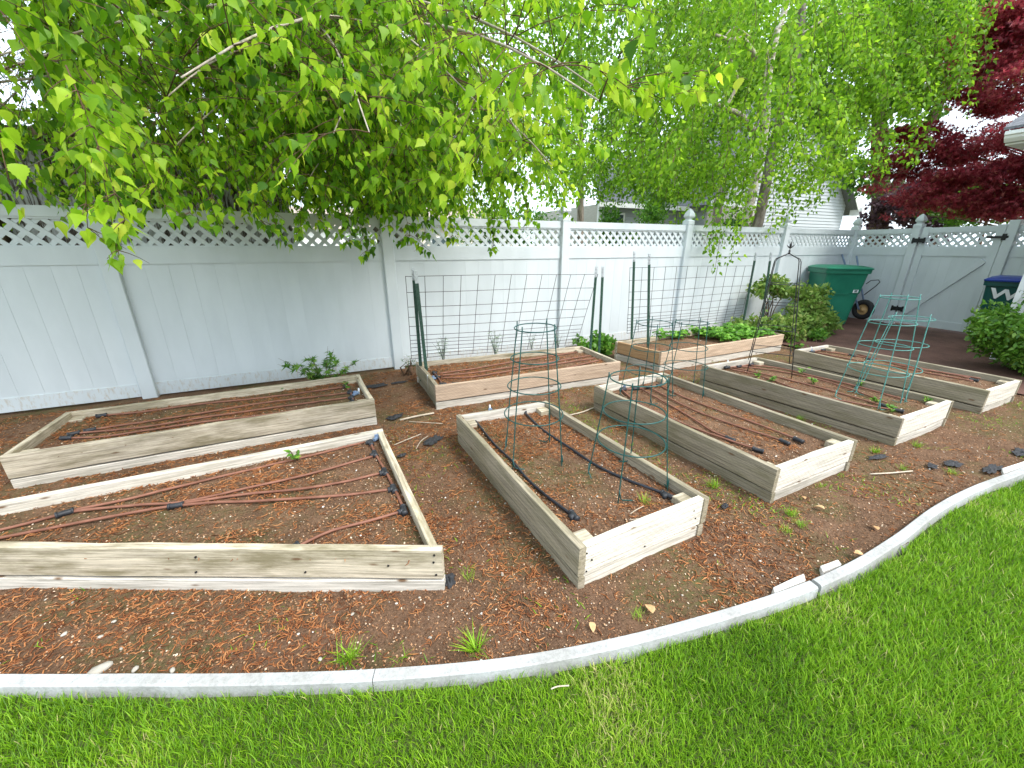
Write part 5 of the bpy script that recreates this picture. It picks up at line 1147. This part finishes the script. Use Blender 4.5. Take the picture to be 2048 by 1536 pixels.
def pebbles():
    r_, x, y, z = scatter(7000, 8); d = np.hypot(x, y); cl = fbm(x * 1.3, y * 1.3, 111); ok = r_.random(len(x)) < np.clip((cl - .3) * 2, .1, 1) * np.clip(2.4 / (d + .3), .1, 1) * np.where(y < 1.9, 1, .55); x, y, z = x[ok], y[ok], z[ok]; n = len(x)
    s = .0022 + .0065 * r_.random(n) ** 3.5; th = r_.uniform(0, 6.3, n); e = r_.uniform(.6, 1, n); q = IV[None] * np.stack([s, s * e, s * .55], -1)[:, None] * (1 + .18 * r_.normal(size=(n, len(IV), 1)))
    V = np.stack([x[:, None] + q[..., 0] * np.cos(th)[:, None] - q[..., 1] * np.sin(th)[:, None], y[:, None] + q[..., 0] * np.sin(th)[:, None] + q[..., 1] * np.cos(th)[:, None], z[:, None] + q[..., 2] + .002], -1)
    T = IT[None] + (np.arange(n) * len(IV))[:, None, None]; return place('pebble_litter', np_mesh('pebble_litter', V.reshape(-1, 3), T.reshape(-1, 3), np.repeat(r_.random(n), len(IV))), 'pebble')
tag(pebbles(), 'tiny white and tan pebbles in the soil', 'pebbles', kind='stuff')
# single pale stones
bm = bmesh.new(); bmesh.ops.create_icosphere(bm, subdivisions=2, radius=1); SV = [v.co.copy() for v in bm.verts]; ST = [[v.index for v in f.verts] for f in bm.faces]; bm.free()
def stone(u, v, s, label=None, flat=.45, el=.7, seed=0):
    rnd = random.Random(seed); p = at(u, v, .004); a = rnd.uniform(0, 3.1); M = Matrix.Rotation(a, 3, 'Z'); off = Vector((rnd.random() * 9, rnd.random() * 9, 0)); mb = MB()
    mb.add([p + M @ Vector((q.x * s, q.y * s * el, q.z * s * flat)) * (.8 + .4 * float(vnoise(q.x * 1.6 + off.x, q.y * 1.6 + q.z + off.y, 4))) for q in SV], ST)
    tag(build(mb, 'stone', 'stone_pale', None, True), label or 'small pale stone lying on the soil near the curb', 'stone', 'pale stones near the curb')
stone(196, 1341, .038, 'largest flat pale stone against the curb at lower left', .35, .6, 1)
for i, (u, v, s, lb) in enumerate([(345, 1340, .013, 'pale stone at the curb, right of the largest flat stone'), (270, 1338, .014, 'pale stone touching the curb just right of the largest one'), (92, 1200, .011, 'tan stone below the front left bed at far left'), (143, 1206, .010, 'bluish pale stone below the front left bed'), (228, 1243, .010, 'pale pebble sized stone between bed and curb, upper left'), (202, 1273, .011, 'rounded white stone midway between bed and curb at left'), (128, 1268, .012, 'tan stone left of the rounded white stone'),
        (243, 1297, .009, 'small white stone right of the rounded white stone'), (705, 1228, .009, 'white stone below the front left bed near its corner'), (640, 1318, .010, 'pale round stone near the curb left of the dark tuft'), (860, 1275, .008, 'pale stone left of the curb side grass tuft'), (1430, 1110, .008, 'white stone right of the nearest bed corner'), (1520, 1122, .008, 'pale stone in open soil before the curb slabs')]): stone(u, v, s, lb, .45, .7, 10 + i)
# broken white slabs behind the curb joint
def slab_piece(label, pts, h):
    P = [at(u, v, h) for u, v in pts]; n = len(P); mb = MB().add([p + Vector((random.uniform(-.003, .003), random.uniform(-.003, .003), -h - .02)) for p in P] + P, [tuple(reversed(range(n))), tuple(range(n, 2 * n))] + [(i, (i + 1) % n, n + (i + 1) % n, n + i) for i in range(n)])
    tag(place('concrete_slab', bevel_mesh(mb.mesh('concrete_slab'), .004), 'slab_white'), label, 'slab')
slab_piece('longer broken white concrete slab behind the curb joint', [(1550, 1184), (1612, 1160), (1608, 1146), (1588, 1154), (1546, 1174)], .03)
slab_piece('shorter broken white concrete slab right of the curb joint', [(1646, 1142), (1684, 1128), (1676, 1118), (1640, 1131)], .03)
slab_piece('pale flat board end lying against the curb at the far right', [(2008, 946), (2060, 928), (2060, 918), (2004, 936)], .025)
# torn black landscape fabric
def scrap(label, u, v, rx, ry, seed, ang=0):
    p = at(u, v, .012); rnd = np.random.default_rng(seed); n = 21; U, W = np.meshgrid(np.linspace(-1, 1, n), np.linspace(-1, 1, n)); rr = np.hypot(U, W); th = np.arctan2(W, U)
    lim = .45 + .42 * vnoise(np.cos(th) * 2.3 + seed, np.sin(th) * 2.3, seed) + .38 * vnoise(np.cos(th) * 6.3 + seed, np.sin(th) * 6.3, seed + 3); X = U * rx * lim; Yv = W * ry * lim; c, s = math.cos(ang), math.sin(ang)
    Z = .002 + .045 * (fbm(U * 3.2 + seed, W * 1.6, seed, 4) - .40) * np.clip(1.15 - rr, 0, 1); me = grid_mesh('fabric_scrap', p.x + X * c - Yv * s, p.y + X * s + Yv * c, p.z + np.clip(Z, -.012, .05), (rr < 1.12)); o = place('fabric_scrap', me, 'fabric_black')
    md = o.modifiers.new('thick', 'SOLIDIFY'); md.thickness = .002; tag(o, label, 'fabric scrap', 'torn black landscape fabric')
for i, a in enumerate([('black fabric scrap beside the valve end of the left fence bed', 750, 772, .14, .07, 0), ('thin black fabric strip near the fence post foot', 797, 765, .11, .035, 0), ('folded black fabric scrap between left fence bed and warm brown bed', 790, 834, .10, .05, .3), ('crumpled large black fabric scrap left of the nearest centre bed', 868, 880, .11, .06, .7), ('small black fabric scrap right of the front left bed top corner', 803, 911, .04, .025, .2), ('short black fabric tongue under the front left bed corner', 898, 1160, .035, .05, 0),
        ('black fabric scrap in front of the obelisk bed', 1755, 914, .11, .03, -.2), ('grey black fabric scrap with hollow near the right curb', 1908, 927, .08, .05, .1), ('long black fabric strip by the curb at far right', 1985, 938, .13, .035, 0), ('black fabric scrap at the far right edge', 2040, 905, .12, .05, .1), ('dark fabric bit near the second bed front corner', 1450, 1012, .035, .02, .4), ('small dark fabric bit by the right tufts', 1865, 932, .06, .03, .4)]): scrap(a[0], a[1], a[2], a[3] * .95, a[4] * .95, 40 + i, a[5])
# sticks and dry leaves
def stick(label, px, r_=.004, mat='dry_stick', z=.012):
    o = build(MB().tube(catmull([at(u, v, z) for u, v in px], 4), r_, 6), 'stick', mat, None, True); tag(o, label, 'stick')
stick('pinkish bare root running beside the folded black fabric', [(800, 840), (830, 833), (868, 826)], .009)
stick('thin pale twig across the soil below the pinkish root', [(818, 843), (850, 845), (885, 847)], .003)
stick('pale stick slanting down to the crumpled black fabric', [(788, 890), (812, 880), (842, 868)], .004)
stick('short twig pointing at the front left bed corner', [(832, 898), (842, 882), (856, 872)], .003)
stick('pale straight stick on soil in front of the obelisk bed', [(1740, 948), (1780, 946), (1825, 942)], .005)
stick('forked bare root between the two nearest end-on beds', [(1140, 830), (1165, 824), (1190, 814)], .006)
stick('thin pale twig inside the nearest centre bed', [(1260, 1028), (1272, 1020), (1287, 1012)], .0025, z=.175)
stick('thin twig near the front board inside the nearest centre bed', [(1258, 1040), (1280, 1037), (1300, 1034)], .002, z=.175)
stick('pale dry grass stalk lying on the lawn', [(1102, 1378), (1115, 1373), (1138, 1371)], .0025, z=.03)
for i, (u, v, s, z, lb) in enumerate([(1305, 1229, .034, .01, 'curled tan dry leaf near the curb below the nearest bed'), (1182, 1247, .024, .01, 'small tan dry leaf left of the curled one'), (1648, 1020, .03, .01, 'tan dry leaf beside the bright grass tufts'), (1610, 1000, .026, .01, 'orange dry leaf under the second bed front board'), (88, 945 + 7, .03, .01, 'dry leaf between the two left beds'), (1708, 1108, .03, .03, 'orange dry leaf on the lawn by the curb bend'), (362, 946, .05, .18, 'pale wood chip in the front left bed'), (1755, 1062, .03, .01, 'pale dry leaf by the right curb')]):
    r_ = np.random.default_rng(400 + i); n = 1; th = r_.uniform(0, 6.3); o = place('dry_leaf', leaf_mesh('dry_leaf', leaf_shape([(0, .05), (.2, .3), (.5, .38), (.8, .25), (1, .03)], .5, .35), [np.array(at(u, v, z)) + np.array([0, 0, .008])], [(math.cos(th), math.sin(th), .1)], [(0.1, -.1, 1)], [s * 1.6], [.5]), 'dry_leaf'); tag(o, lb, 'dry leaf')

for e in EMPTIES:
    if '_loc' in e: del e['_loc']
